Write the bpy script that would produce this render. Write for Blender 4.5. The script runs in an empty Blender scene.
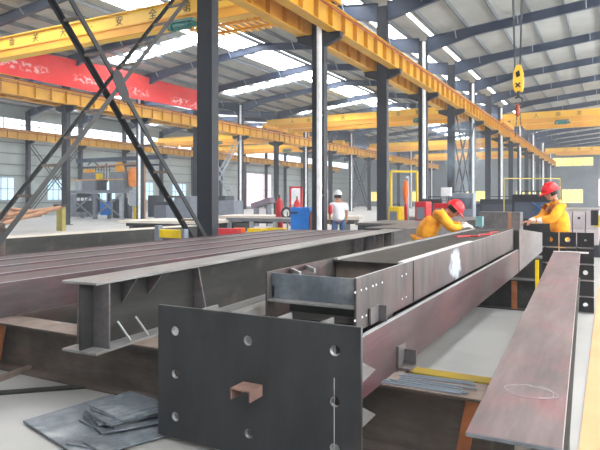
import bpy, bmesh, math, random
from mathutils import Vector, Matrix
random.seed(7)
S = bpy.context.scene
C = S.collection
PSI = math.radians(28.25); F = 575.0; CH = 1.5; HZ = 199.0
SN, CS = math.sin(PSI), math.cos(PSI)

def at(u, d):
    """ground position of image column u at depth d"""
    dx = (u - 300) / F
    return Vector((d * (-SN + dx * CS), d * (CS + dx * SN), 0))
def hz(v, d):
    return CH - (v - HZ) / F * d
def on_y(u, Y):
    dx = (u - 300) / F
    d = Y / (CS + dx * SN)
    return d * (-SN + dx * CS), d

# ------------------------------------------------------------------ materials
MATS = {}
def srgb(c):
    return tuple(((x / 255) / 12.92 if x / 255 <= .04045 else ((x / 255 + .055) / 1.055) ** 2.4) for x in c) + (1,)
def mat(name, col, rough=.6, metal=0., col2=None, scale=3., stretch=(1, 1, 1), bump=0., col3=None, spec=.4, scale3=1.2, amt3=(.55, .7), detail=6, streak=0., streak_dir=(1, .12, 1)):
    if name in MATS: return MATS[name]
    m = bpy.data.materials.new(name); m.use_nodes = True
    nt = m.node_tree; N = nt.nodes; L = nt.links
    b = N['Principled BSDF']
    b.inputs['Roughness'].default_value = rough
    b.inputs['Metallic'].default_value = metal
    b.inputs['Specular IOR Level'].default_value = spec
    c1 = srgb(col)
    if col2 is None and not bump and col3 is None:
        # every surface still gets a faint procedural variation
        col2 = tuple(max(0, x * .9) for x in col)
    tc = N.new('ShaderNodeTexCoord'); mp = N.new('ShaderNodeMapping')
    mp.inputs['Scale'].default_value = stretch
    L.new(tc.outputs['Object'], mp.inputs['Vector'])
    no = N.new('ShaderNodeTexNoise'); no.inputs['Scale'].default_value = scale; no.inputs['Detail'].default_value = detail
    L.new(mp.outputs['Vector'], no.inputs['Vector'])
    rp = N.new('ShaderNodeValToRGB'); rp.color_ramp.elements[0].position = .35; rp.color_ramp.elements[1].position = .65
    rp.color_ramp.elements[0].color = c1; rp.color_ramp.elements[1].color = srgb(col2 or col)
    L.new(no.outputs['Fac'], rp.inputs['Fac'])
    out = rp.outputs['Color']
    if col3 is not None:
        n3 = N.new('ShaderNodeTexNoise'); n3.inputs['Scale'].default_value = scale3; n3.inputs['Detail'].default_value = 8
        L.new(tc.outputs['Object'], n3.inputs['Vector'])
        r3 = N.new('ShaderNodeValToRGB'); r3.color_ramp.elements[0].position = amt3[0]; r3.color_ramp.elements[1].position = amt3[1]
        mx = N.new('ShaderNodeMix'); mx.data_type = 'RGBA'
        L.new(n3.outputs['Fac'], r3.inputs['Fac']); L.new(r3.outputs['Color'], mx.inputs[0])
        L.new(out, mx.inputs[6]); mx.inputs[7].default_value = srgb(col3)
        out = mx.outputs[2]
    if streak:
        ms = N.new('ShaderNodeMapping'); ms.inputs['Scale'].default_value = streak_dir
        L.new(tc.outputs['Object'], ms.inputs['Vector'])
        ns = N.new('ShaderNodeTexNoise'); ns.inputs['Scale'].default_value = 14; ns.inputs['Detail'].default_value = 10; ns.inputs['Roughness'].default_value = .7
        L.new(ms.outputs['Vector'], ns.inputs['Vector'])
        rs = N.new('ShaderNodeMapRange'); rs.inputs['From Min'].default_value = .3; rs.inputs['From Max'].default_value = .7
        rs.inputs['To Min'].default_value = 1 - streak; rs.inputs['To Max'].default_value = 1 + streak
        L.new(ns.outputs['Fac'], rs.inputs['Value'])
        vm = N.new('ShaderNodeVectorMath'); vm.operation = 'SCALE'
        L.new(out, vm.inputs[0]); L.new(rs.outputs['Result'], vm.inputs['Scale']); out = vm.outputs['Vector']
    L.new(out, b.inputs['Base Color'])
    if bump:
        bp = N.new('ShaderNodeBump'); bp.inputs['Strength'].default_value = bump; bp.inputs['Distance'].default_value = .02
        L.new(no.outputs['Fac'], bp.inputs['Height']); L.new(bp.outputs['Normal'], b.inputs['Normal'])
    MATS[name] = m
    return m
def wave_mat(name, col, col2, axis, scale, bump=.6, rough=.6, dist=.04):
    """corrugated sheet: bands along one axis"""
    m = mat(name, col, rough, col2=col2, scale=.7)
    N = m.node_tree.nodes; L = m.node_tree.links
    tc = [n for n in N if n.type == 'TEX_COORD'][0]
    w = N.new('ShaderNodeTexWave'); w.wave_type = 'BANDS'; w.bands_direction = axis; w.inputs['Scale'].default_value = scale
    w.inputs['Distortion'].default_value = .3
    L.new(tc.outputs['Object'], w.inputs['Vector'])
    b = N.new('ShaderNodeBump'); b.inputs['Strength'].default_value = bump; b.inputs['Distance'].default_value = dist
    L.new(w.outputs['Fac'], b.inputs['Height']); L.new(b.outputs['Normal'], N['Principled BSDF'].inputs['Normal'])
    return m
def glow(name, col, strength):
    if name in MATS: return MATS[name]
    m = bpy.data.materials.new(name); m.use_nodes = True
    nt = m.node_tree; N = nt.nodes; L = nt.links
    b = N['Principled BSDF']
    b.inputs['Base Color'].default_value = srgb(col); b.inputs['Roughness'].default_value = .5
    tc = N.new('ShaderNodeTexCoord'); no = N.new('ShaderNodeTexNoise'); no.inputs['Scale'].default_value = .35
    L.new(tc.outputs['Object'], no.inputs['Vector'])
    mr = N.new('ShaderNodeMapRange'); mr.inputs['To Min'].default_value = strength * .85; mr.inputs['To Max'].default_value = strength * 1.15
    L.new(no.outputs['Fac'], mr.inputs['Value'])
    b.inputs['Emission Color'].default_value = srgb(col)
    L.new(mr.outputs['Result'], b.inputs['Emission Strength'])
    MATS[name] = m
    return m

M = dict(
    floor=mat('painted_concrete', (166, 166, 163), .42, col2=(154, 154, 152), scale=1.1, col3=(140, 140, 139), scale3=.5, amt3=(.5, .75), spec=.5),
    peach=mat('peach_floor_paint', (208, 160, 116), .5, col2=(198, 150, 106), scale=2),
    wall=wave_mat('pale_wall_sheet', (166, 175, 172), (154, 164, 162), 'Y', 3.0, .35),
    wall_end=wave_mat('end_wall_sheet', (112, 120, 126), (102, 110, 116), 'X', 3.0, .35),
    roof=wave_mat('grey_roof_sheet', (176, 177, 172), (158, 160, 156), 'Y', 1.6, .5, .55),
    purlin=mat('purlin_steel', (118, 124, 128), .5, metal=.1),
    navy=mat('navy_column_paint', (33, 38, 47), .55, col2=(27, 32, 41), scale=1.5),
    navy_b=mat('blue_rafter_paint', (44, 58, 82), .45, col2=(52, 66, 90), scale=1.0),
    yel=mat('runway_yellow', (214, 162, 46), .5, col2=(196, 146, 40), scale=1.2),
    yel_b=mat('crane_yellow', (240, 194, 60), .45, col2=(232, 184, 52), scale=.8),
    yel_o=mat('crane_orange_yellow', (230, 168, 48), .5, col2=(220, 156, 42), scale=.8),
    rail=mat('rusty_red_rail', (160, 74, 48), .6, col2=(120, 60, 45), scale=4),
    white=mat('white_plastic_pipe', (236, 240, 244), .8, spec=.1),
    paint=mat('dark_character_paint', (88, 70, 30), .6),
    black=mat('black_paint', (24, 26, 30), .5),
    dark=mat('dark_machine_grey', (52, 58, 66), .5),
    grey=mat('machine_grey', (120, 128, 140), .5),
    lgrey=mat('light_machine_grey', (168, 178, 190), .5),
    green=mat('green_motor_paint', (40, 110, 100), .45),
    blue=mat('bright_blue_paint', (20, 120, 215), .4),
    red=mat('red_paint', (196, 36, 44), .4, col2=(176, 30, 40), scale=5),
    orange=mat('orange_paint', (238, 110, 30), .45),
    copper=mat('copper_brown_paint', (152, 88, 66), .4),
    yellow=mat('signal_yellow', (240, 205, 20), .45),
    mill=mat('red_mill_scale', (88, 58, 63), .5, metal=.1, col2=(62, 46, 52), scale=3.5, stretch=(1, .25, 1), col3=(74, 68, 70), scale3=2.2, amt3=(.42, .68), streak=.35),
    mill_g=mat('grey_mill_scale', (112, 108, 108), .4, metal=.3, col2=(92, 90, 92), scale=4, stretch=(1, .25, 1), col3=(124, 110, 108), scale3=3, amt3=(.5, .75), streak=.25),
    edge=mat('cut_steel_edge', (176, 180, 182), .4, metal=.4),
    plate=mat('dark_blue_grey_plate', (60, 62, 64), .45, metal=.2, col2=(50, 52, 54), scale=5, stretch=(1, 1, .4), col3=(74, 70, 70), scale3=2.5, amt3=(.55, .75), streak=.12, streak_dir=(1, 1, .3)),
    dsteel=mat('dark_web_steel', (54, 55, 53), .55, metal=.15, col2=(38, 39, 38), scale=4, stretch=(1, .3, 1), col3=(72, 68, 64), scale3=3.2, amt3=(.55, .72), streak=.3),
    lsteel=mat('light_flange_steel', (146, 145, 143), .4, metal=.3, col2=(120, 120, 120), scale=6, stretch=(1, .2, 1), streak=.25),
    rust=mat('brown_rusty_steel', (104, 94, 86), .65, metal=.1, col2=(84, 76, 70), scale=5, col3=(120, 84, 62), scale3=3.5, amt3=(.6, .78), bump=.2, streak=.3, streak_dir=(.2, 1, 1)),
    rust_o=mat('orange_rust', (168, 104, 62), .7, col2=(142, 84, 50), scale=9, bump=.2),
    rust_l=mat('light_rusty_flange', (146, 130, 120), .6, metal=.2, col2=(118, 106, 100), scale=6, col3=(148, 110, 90), scale3=5, amt3=(.6, .75)),
    stubm=mat('stub_rust', (150, 118, 106), .6, metal=.1, col2=(128, 102, 94), scale=9),
    rodm=mat('rod_steel', (150, 164, 178), .35, metal=.4),
    chalk=mat('white_chalk', (214, 210, 210), .9),
    brace=mat('brace_steel', (52, 54, 54), .5, metal=.1, col2=(42, 44, 44), scale=3),
    brace_d=mat('dark_brace_steel', (40, 44, 48), .5, metal=.2),
    sheet=mat('blue_grey_sheet_steel', (118, 126, 134), .38, metal=.3, col2=(96, 104, 112), scale=5, col3=(160, 166, 170), scale3=4, amt3=(.5, .72), streak=.25, streak_dir=(1, 1, 1)),
    cream=mat('pale_plate', (206, 200, 188), .6, col2=(186, 178, 168), scale=2),
    tan=mat('tan_pipe', (168, 126, 96), .55, col2=(146, 106, 80), scale=3),
    skin=mat('skin', (190, 134, 104), .55), hair=mat('black_hair', (24, 22, 22), .6),
    jacket=mat('orange_work_jacket', (244, 172, 34), .75, col2=(224, 140, 22), scale=9, bump=.9, detail=2),
    helmet=mat('red_helmet', (224, 36, 44), .25, col2=(214, 30, 38)),
    whelmet=mat('white_helmet', (236, 240, 244), .25), shirt=mat('white_shirt', (232, 236, 244), .8, bump=.4, scale=7, col2=(222, 226, 236)),
    jeans=mat('blue_jeans', (84, 110, 150), .8, col2=(70, 94, 134), scale=8), navy_cloth=mat('navy_trousers', (40, 46, 62), .8),
    glove=mat('white_glove', (226, 224, 218), .85), boot=mat('dark_boot', (36, 32, 30), .6),
    sky_l=glow('skylight_glow', (250, 252, 255), 7),
    clere=glow('clerestory_glow', (246, 250, 255), 1.2),
    side=glow('added_side_glow', (250, 252, 255), 5.0),
    win=glow('window_daylight', (190, 226, 240), .42),
    winy=glow('window_yellow', (252, 236, 130), .5),
    winw=glow('window_pinkish', (250, 225, 235), .5),
)

# ------------------------------------------------------------------ mesh builder
class MB:
    def __init__(s): s.v = []; s.f = []; s.mi = []; s.cur = 0
    def face(s, *ix): s.f.append(ix); s.mi.append(s.cur)
    def add(s, vs, fs, m=None):
        o = len(s.v); s.v += [Vector(v) for v in vs]
        for f in fs:
            s.f.append(tuple(i + o for i in f)); s.mi.append(s.cur)
        return s
    def box(s, x0, x1, y0, y1, z0, z1):
        return s.hexa([(x0, y0, z0), (x1, y0, z0), (x1, y1, z0), (x0, y1, z0)], [(x0, y0, z1), (x1, y0, z1), (x1, y1, z1), (x0, y1, z1)])
    def hexa(s, lo, hi):
        return s.add(list(lo) + list(hi), [(3, 2, 1, 0), (4, 5, 6, 7), (0, 1, 5, 4), (1, 2, 6, 5), (2, 3, 7, 6), (3, 0, 4, 7)])
    def prism(s, poly, p0, p1, ax=None):
        """polygon of (a,b) swept from p0 to p1; a is horizontal sideways, b is up"""
        p0 = Vector(p0); p1 = Vector(p1); d = (p1 - p0).normalized()
        up = Vector((0, 0, 1)) if abs(d.z) < .95 else Vector((0, 1, 0))
        if ax is not None: up = Vector(ax)
        side = d.cross(up).normalized(); up = side.cross(d).normalized()
        n = len(poly)
        vs = [p0 + side * a + up * b for a, b in poly] + [p1 + side * a + up * b for a, b in poly]
        fs = [tuple(range(n - 1, -1, -1)), tuple(range(n, 2 * n))] + [(i, (i + 1) % n, n + (i + 1) % n, n + i) for i in range(n)]
        return s.add(vs, [f[::-1] for f in fs])
    def bar(s, p0, p1, w, h, ax=None):
        return s.prism([(-w / 2, -h / 2), (w / 2, -h / 2), (w / 2, h / 2), (-w / 2, h / 2)], p0, p1, ax)
    def tube(s, p0, p1, r, n=10, r1=None):
        p0 = Vector(p0); p1 = Vector(p1); r1 = r if r1 is None else r1
        d = (p1 - p0).normalized(); a = d.orthogonal().normalized(); b = d.cross(a)
        vs = []
        for p, rr in ((p0, r), (p1, r1)):
            vs += [p + (a * math.cos(2 * math.pi * k / n) + b * math.sin(2 * math.pi * k / n)) * rr for k in range(n)]
        return s.add(vs, [tuple(range(n - 1, -1, -1)), tuple(range(n, 2 * n))] + [(k, (k + 1) % n, n + (k + 1) % n, n + k) for k in range(n)])
    def path(s, pts, r, n=8):
        for a, b in zip(pts[:-1], pts[1:]): s.tube(a, b, r, n)
        return s
    def lathe(s, prof, c=(0, 0, 0), n=20):
        """prof: list of (radius, z) from bottom to top"""
        c = Vector(c); o = []
        for r, z in prof:
            o += [c + Vector((r * math.cos(2 * math.pi * k / n), r * math.sin(2 * math.pi * k / n), z)) for k in range(n)]
        fs = [tuple(range(n - 1, -1, -1)), tuple(range(len(o) - n, len(o)))]
        for j in range(len(prof) - 1):
            fs += [(j * n + k, j * n + (k + 1) % n, (j + 1) * n + (k + 1) % n, (j + 1) * n + k) for k in range(n)]
        return s.add(o, fs)
    def build(s, name, m, parent=None, bevel=0, smooth=False):
        me = bpy.data.meshes.new(name)
        me.from_pydata([tuple(v) for v in s.v], [], s.f)
        ms = m if isinstance(m, (list, tuple)) else [m]
        for x in ms: me.materials.append(x)
        if len(ms) > 1: me.polygons.foreach_set('material_index', s.mi)
        bm = bmesh.new(); bm.from_mesh(me); bmesh.ops.recalc_face_normals(bm, faces=bm.faces); bm.to_mesh(me); bm.free()
        if smooth:
            for p in me.polygons: p.use_smooth = True
        me.update()
        o = bpy.data.objects.new(name, me); C.objects.link(o)
        if parent is not None:
            o.parent = parent
            o.matrix_parent_inverse = Matrix.Identity(4)
            w = parent_world(parent)
            if w is not None: o.matrix_parent_inverse = w.inverted()
        if bevel:
            b = o.modifiers.new('bevel', 'BEVEL'); b.width = bevel; b.segments = 1; b.limit_method = 'ANGLE'; b.angle_limit = .7
        return o
WORLD = {}
def parent_world(p): return WORLD.get(p.name)

def tag(o, label=None, cat=None, group=None, kind=None):
    if label: o['label'] = label
    if cat: o['category'] = cat
    if group: o['group'] = group
    if kind: o['kind'] = kind
    return o
def thing(name, label, cat, loc, group=None, kind='thing'):
    """Empty at the thing's base; the meshes below it are given in world coordinates"""
    o = bpy.data.objects.new(name, None); C.objects.link(o)
    o.location = loc; o.empty_display_size = .2
    WORLD[o.name] = Matrix.Translation(loc)
    return tag(o, label, cat, group, kind)
def single(mb, name, m, label, cat, group=None, loc=None, bevel=0, smooth=False, kind='thing'):
    if loc is not None:
        loc = Vector(loc); mb.v = [v - loc for v in mb.v]
    o = mb.build(name, m, None, bevel, smooth)
    if loc is not None: o.location = loc
    return tag(o, label, cat, group, kind)
def struct(mb, name, m, parent=None):
    o = mb.build(name, m, parent)
    if parent is None: o['kind'] = 'structure'
    return o
def copy_tree(o):
    c = o.copy(); C.objects.link(c)
    for ch in list(o.children):
        d = ch.copy(); C.objects.link(d); d.parent = c; d.matrix_parent_inverse = ch.matrix_parent_inverse.copy()
        for g in ch.children:
            e = g.copy(); C.objects.link(e); e.parent = d; e.matrix_parent_inverse = g.matrix_parent_inverse.copy()
    return c
ORD = ['nearest', 'second', 'third', 'fourth', 'fifth', 'sixth', 'seventh', 'eighth', 'ninth', 'tenth', 'eleventh', 'twelfth',
       'thirteenth', 'fourteenth', 'fifteenth', 'sixteenth', 'seventeenth', 'eighteenth', 'nineteenth', 'twentieth']
def ipoly(w, h, tf, tw):
    a, t = w / 2, tw / 2
    return [(-a, 0), (a, 0), (a, tf), (t, tf), (t, h - tf), (a, h - tf), (a, h), (-a, h), (-a, h - tf), (-t, h - tf), (-t, tf), (-a, tf)]

# ------------------------------------------------------------------ the hall
R1, R2, R3, RR = -8.4, -27.8, -47.6, 11.0
FRY = [5 + 6 * k for k in range(18)]         # frame positions along the hall
YE = 112.0; YN = -12.0
struct(MB().box(R3 - .3, RR + .3, YN, YE, -.2, 0), 'floor', M['floor'])
w = struct(MB().box(R3 - .45, R3 - .25, YN, YE, 0, 10.2), 'wall_left', M['wall'])
g = MB()
for z in (1.1, 3.6, 4.6, 5.6, 6.6): g.box(R3 - .25, R3 - .15, YN, YE, z, z + .09)
struct(g, 'trim_1', M['purlin'])
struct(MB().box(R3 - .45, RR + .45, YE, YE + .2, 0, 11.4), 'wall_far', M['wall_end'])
g = MB()
for z in (2.2, 3.5, 5.2, 6.6): g.box(R3, RR, YE - .1, YE, z, z + .12)
struct(g, 'trim_2', M['purlin'])
struct(MB().box(RR + .25, RR + .45, YN, YE, 0, 10.2), 'wall_right', M['wall'])
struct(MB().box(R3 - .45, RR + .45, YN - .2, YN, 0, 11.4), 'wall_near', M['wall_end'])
# daylight panes
wn = [0]
def window(mb_pane, mb_frame, pm):
    wn[0] += 1
    o = struct(mb_pane, 'window_%d' % wn[0], pm)
    if mb_frame: mb_frame.build('window_frame', M['lgrey'], o)
def side_window(y0, y1, z0, z1, pm, x=R3 - .22, mull=4, sgn=1):
    p = MB().box(min(x, x + .03 * sgn), max(x, x + .03 * sgn), y0, y1, z0, z1)
    f = MB(); xa, xb = sorted((x + .03 * sgn, x + .07 * sgn))
    for k in range(mull + 1):
        y = y0 + (y1 - y0) * k / mull; f.box(xa, xb, y - .04, y + .04, z0, z1)
    for z in (z0, (z0 + z1) / 2, z1): f.box(xa, xb, y0, y1, z - .04, z + .04)
    window(p, f, pm)
def end_window(x0, x1, z0, z1, pm, mull=4, y=YE - .12):
    p = MB().box(x0, x1, y - .03, y, z0, z1)
    f = MB()
    for k in range(mull + 1):
        x = x0 + (x1 - x0) * k / mull; f.box(x - .05, x + .05, y - .07, y - .03, z0, z1)
    f.box(x0, x1, y - .07, y - .03, z0 - .06, z0 + .06); f.box(x0, x1, y - .07, y - .03, z1 - .06, z1 + .06)
    window(p, f, pm)
side_window(YN + 1, 62, 7.75, 8.85, M['clere'], mull=40)
side_window(62, 68, 7.75, 8.85, M['winw'], mull=3)
side_window(68, YE - 2, 7.75, 8.85, M['clere'], mull=24)
for y in (31.2, 37.3, 43.4, 49.3, 55.3, 61.3): side_window(y, y + 2.6, 1.4, 3.45, M['win'], x=R3 - .14)
side_window(69.5, 79, .4, 5.4, M['winw'], x=R3 - .14)  # tall open doorway, its daylight drawn as a glowing pane
side_window(86, 90, 1.2, 3.4, M['winw'], x=R3 - .14)
side_window(97, 101, 1.2, 3.4, M['winw'], x=R3 - .14)
end_window(-8.9, -2.4, 7.3, 8.8, M['winy'])
end_window(-7.3, -4.0, .8, 3.2, M['winy'])
end_window(-1.6, 4.2, .3, 5.0, M['winw'])
for x in (-44, -36, -24, -15): end_window(x, x + 4.2, 1.0, 3.0, M['winy'])
for y0 in (-2, 12, 26, 40, 56, 72, 90): side_window(y0, y0 + 12, 1.2, 7.5, M['side'], x=RR + .22, mull=8, sgn=-1)  # unseen glowing windows, added on the right wall for side light

# ---- roofs: three gabled bays
def roof_z(x, a, b):
    r = (a + b) / 2
    return 9.95 + .1 * (min(x, 2 * r - x) - a)
def slope_panels(a, b, name, skys):
    """ceiling sheets over one bay, with openings for the skylights filled by glowing translucent sheets"""
    r = (a + b) / 2
    sheet = MB(); sky = MB()
    xs = sorted({a, r, b} | {x for s in skys for x in s[:2]})
    ys = sorted({YN, YE} | {y for s in skys for y in s[2:]})
    for x0, x1 in zip(xs[:-1], xs[1:]):
        run = None
        for y0, y1 in zip(ys[:-1], ys[1:]):
            xm, ym = (x0 + x1) / 2, (y0 + y1) / 2
            lit = any(s[0] < xm < s[1] and s[2] < ym < s[3] for s in skys)
            t = sky if lit else sheet
            za, zb = roof_z(x0, a, b), roof_z(x1, a, b)
            t.hexa([(x0, y0, za), (x1, y0, zb), (x1, y1, zb), (x0, y1, za)], [(x0, y0, za + .08), (x1, y0, zb + .08), (x1, y1, zb + .08), (x0, y1, za + .08)])
    c = struct(sheet, name, M['roof'])
    if sky.v: sky.build('skylight', M['sky_l'], c)
    for sgn in (-1, 1):
        k = .75
        while k < (b - a) / 2 - .2:
            x = (a + k) if sgn < 0 else (b - k)
            z = roof_z(x, a, b)
            MB().box(x - .035, x + .035, YN, YE, z - .2, z).build('purlin', M['purlin'], c)
            k += 1.45
    return c
cross2 = [(R2 + .8, -20.6, 13.3 + 12 * k, 14.9 + 12 * k) for k in range(9)]
slope_panels(R2, R1, 'ceiling_middle', [(-20.6, -18.25, YN + 1, YE - 4), (-10.3, -9.5, YN + 1, YE - 4)] + cross2)
slope_panels(R3, R2, 'ceiling_left', [(-38.6, -36.6, YN + 1, YE - 4)] + [(R3 + 1, R3 + 8.5, 14 + 12 * k, 15 + 12 * k) for k in range(8)] + [(-36.6, -28.6, 20 + 12 * k, 21 + 12 * k) for k in range(7)])
slope_panels(R1, RR, 'ceiling_right', [(-8.2, -8.0, YN + 1, YE - 4), (2.5, 4.8, YN + 1, YE - 4), (7.4, 9.8, YN + 1, YE - 4)])  # the two wide strips lie out of view, added for top light

# ---- rafters
BAY = {'right': (R1, RR), 'middle': (R2, R1), 'left': (R3, R2)}
def rafter(a, b, y, bay, n):
    r = (a + b) / 2; t = thing('roof_rafter', '%s rafter from the camera, dark blue, under the %s bay roof' % (ORD[n].capitalize(), bay), 'rafter', (r, y, roof_z(r, a, b) - .6), 'rafters under the %s bay roof' % bay)
    for s in (0, 1):
        x0 = a + .2 if s == 0 else b - .2
        d = 1 if s == 0 else -1
        m = MB()
        pts = [(x0, .78), (x0 + 2.4 * d, .44), (r, .4)]
        for (xa, ha), (xb, hb) in zip(pts[:-1], pts[1:]):
            za, zb = roof_z(xa, a, b) - .2, roof_z(xb, a, b) - .2
            ya = .006
            m.hexa([(xa, y - ya, za - ha), (xb, y - ya, zb - hb), (xb, y + ya, zb - hb), (xa, y + ya, za - ha)], [(xa, y - ya, za), (xb, y - ya, zb), (xb, y + ya, zb), (xa, y + ya, za)])
            for (oa, ob) in ((0, 0), (-ha, -hb)):
                m.hexa([(xa, y - .1, za + oa - .012), (xb, y - .1, zb + ob - .012), (xb, y + .1, zb + ob - .012), (xa, y + .1, za + oa - .012)],
                       [(xa, y - .1, za + oa), (xb, y - .1, zb + ob), (xb, y + .1, zb + ob), (xa, y + .1, za + oa)])
        m.build('rafter_half', M['navy_b'], t)
        k = 1.5
        fl = MB()
        while k < abs(r - x0):
            x = x0 + k * d; z = roof_z(x, a, b) - .2
            fl = MB(); fl.bar((x, y - .5, z + .02), (x, y - .1, z - .4), .035, .035); k += 2.9
            fl.build('fly_brace', M['lgrey'], t)
for bay, (a, b) in BAY.items():
    n = 0
    for y in FRY:
        if bay == 'right' and y < 17: continue
        if bay == 'middle' and y < 11: continue
        if bay == 'left' and y < 17: continue
        rafter(a, b, y, bay, n); n += 1

# ---- columns
def column(x, y, label, grp, top=9.6, br=(-1, 1)):
    t = thing('steel_column', label, 'column', (x, y, 0), grp)
    m = MB()
    m.box(x - .21, x + .21, y - .006, y + .006, 0, top)
    for s in (-1, 1): m.box(x + s * .21 - .008, x + s * .21 + .008, y - .13, y + .13, 0, top)
    # closed lacing plates make the shaft read as a solid box
    for s in (-1, 1): m.box(x - .2, x + .2, y + s * .115 - .004, y + s * .115 + .004, 0, top)
    m.build('shaft', M['navy'], t)
    MB().box(x - .32, x + .32, y - .24, y + .24, 0, .03).build('base_plate', M['navy'], t)
    for s in br:
        b = MB()
        b.hexa([(x + s * .2, y - .1, 6.5), (x + s * .78, y - .1, 6.72), (x + s * .78, y + .1, 6.72), (x + s * .2, y + .1, 6.5)][::s],
               [(x + s * .2, y - .1, 6.88), (x + s * .78, y - .1, 6.88), (x + s * .78, y + .1, 6.88), (x + s * .2, y + .1, 6.88)][::s])
        b.box(min(x + s * .2, x + s * .8), max(x + s * .2, x + s * .8), y - .16, y + .16, 6.86, 6.9)
        b.build('bracket', M['navy'], t)
    return t
def pipe(x, y, label, grp):
    t = thing('rainwater_pipe', label, 'pipe', (x, y, 0), grp)
    MB().tube((x, y, 0), (x, y, 9.5), .085, 14).build('pipe_body', M['white'], t, smooth=False)
    c = MB()
    for z in (1.6, 4.2, 8.2): c.box(x - .09, x + .09, y, y + .12, z, z + .05)
    c.build('clamp', M['grey'], t)
for i, y in enumerate(FRY[:17]):
    column(R1, y, '%s steel column of the near row, tall and dark navy' % ORD[i].capitalize(), 'steel columns of the near row')
    if i % 2 == 0 and i > 0:
        pipe(R1 + .11, y - .25, 'white rainwater pipe on the near row, %s one from the camera' % ORD[i // 2 - 1], 'white rainwater pipes of the near row')
for i, y in enumerate(FRY[2:17]):
    column(R2, y, '%s steel column of the middle row, slim and blue grey' % ORD[i].capitalize(), 'steel columns of the middle row')
    if i % 2 == 0 and i > 0:
        pipe(R2 + .13, y - .22, 'thin white rainwater pipe on the middle row, %s from the camera' % ORD[i // 2 - 1], 'white rainwater pipes of the middle row')
for i, y in enumerate(FRY[3:17]):
    column(R3 + .2, y, '%s steel column along the pale side wall' % ORD[i].capitalize(), 'steel columns along the side wall', br=(1,))

# ---- crane runways
def runway(x, label, grp='crane runway girders', y0=-8, y1=104):
    t = thing('crane_runway', label, 'crane runway', (x, (y0 + y1) / 2, 6.9), grp)
    g = MB(); g.prism(ipoly(.36, .76, .03, .02), (x, y0, 6.9), (x, y1, 6.9))
    y = y0 + .5
    while y < y1:
        for s in (-1, 1): g.box(min(x + s * .012, x + s * .16), max(x + s * .012, x + s * .16), y - .012, y + .012, 6.93, 7.63)
        y += 1.0
    g.build('girder', M['yel'], t)
    MB().prism(ipoly(.09, .11, .02, .03), (x, y0, 7.66), (x, y1, 7.66)).build('rail', M['rail'], t)
    r = MB()
    for k in range(1): r.bar((x + .2, y0, 7.5), (x + .2, y1, 7.5), .03, .05)
    r.build('conductor_bar', M['rail'], t)
runway(R1 + .55, 'yellow ribbed runway girder on the near columns, side towards the roof hook')
runway(R1 - .55, 'yellow ribbed runway girder on the near columns, hidden shaded side')
runway(R2 + .55, 'yellow runway girder under the long red banner')
runway(R2 - .55, 'yellow runway girder behind the one that carries the red banner')
runway(R3 + .75, 'long pale yellow runway girder along the side wall')
runway(RR - .6, 'yellow runway girder at the outer wall behind the roof hook', y0=-8)

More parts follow.
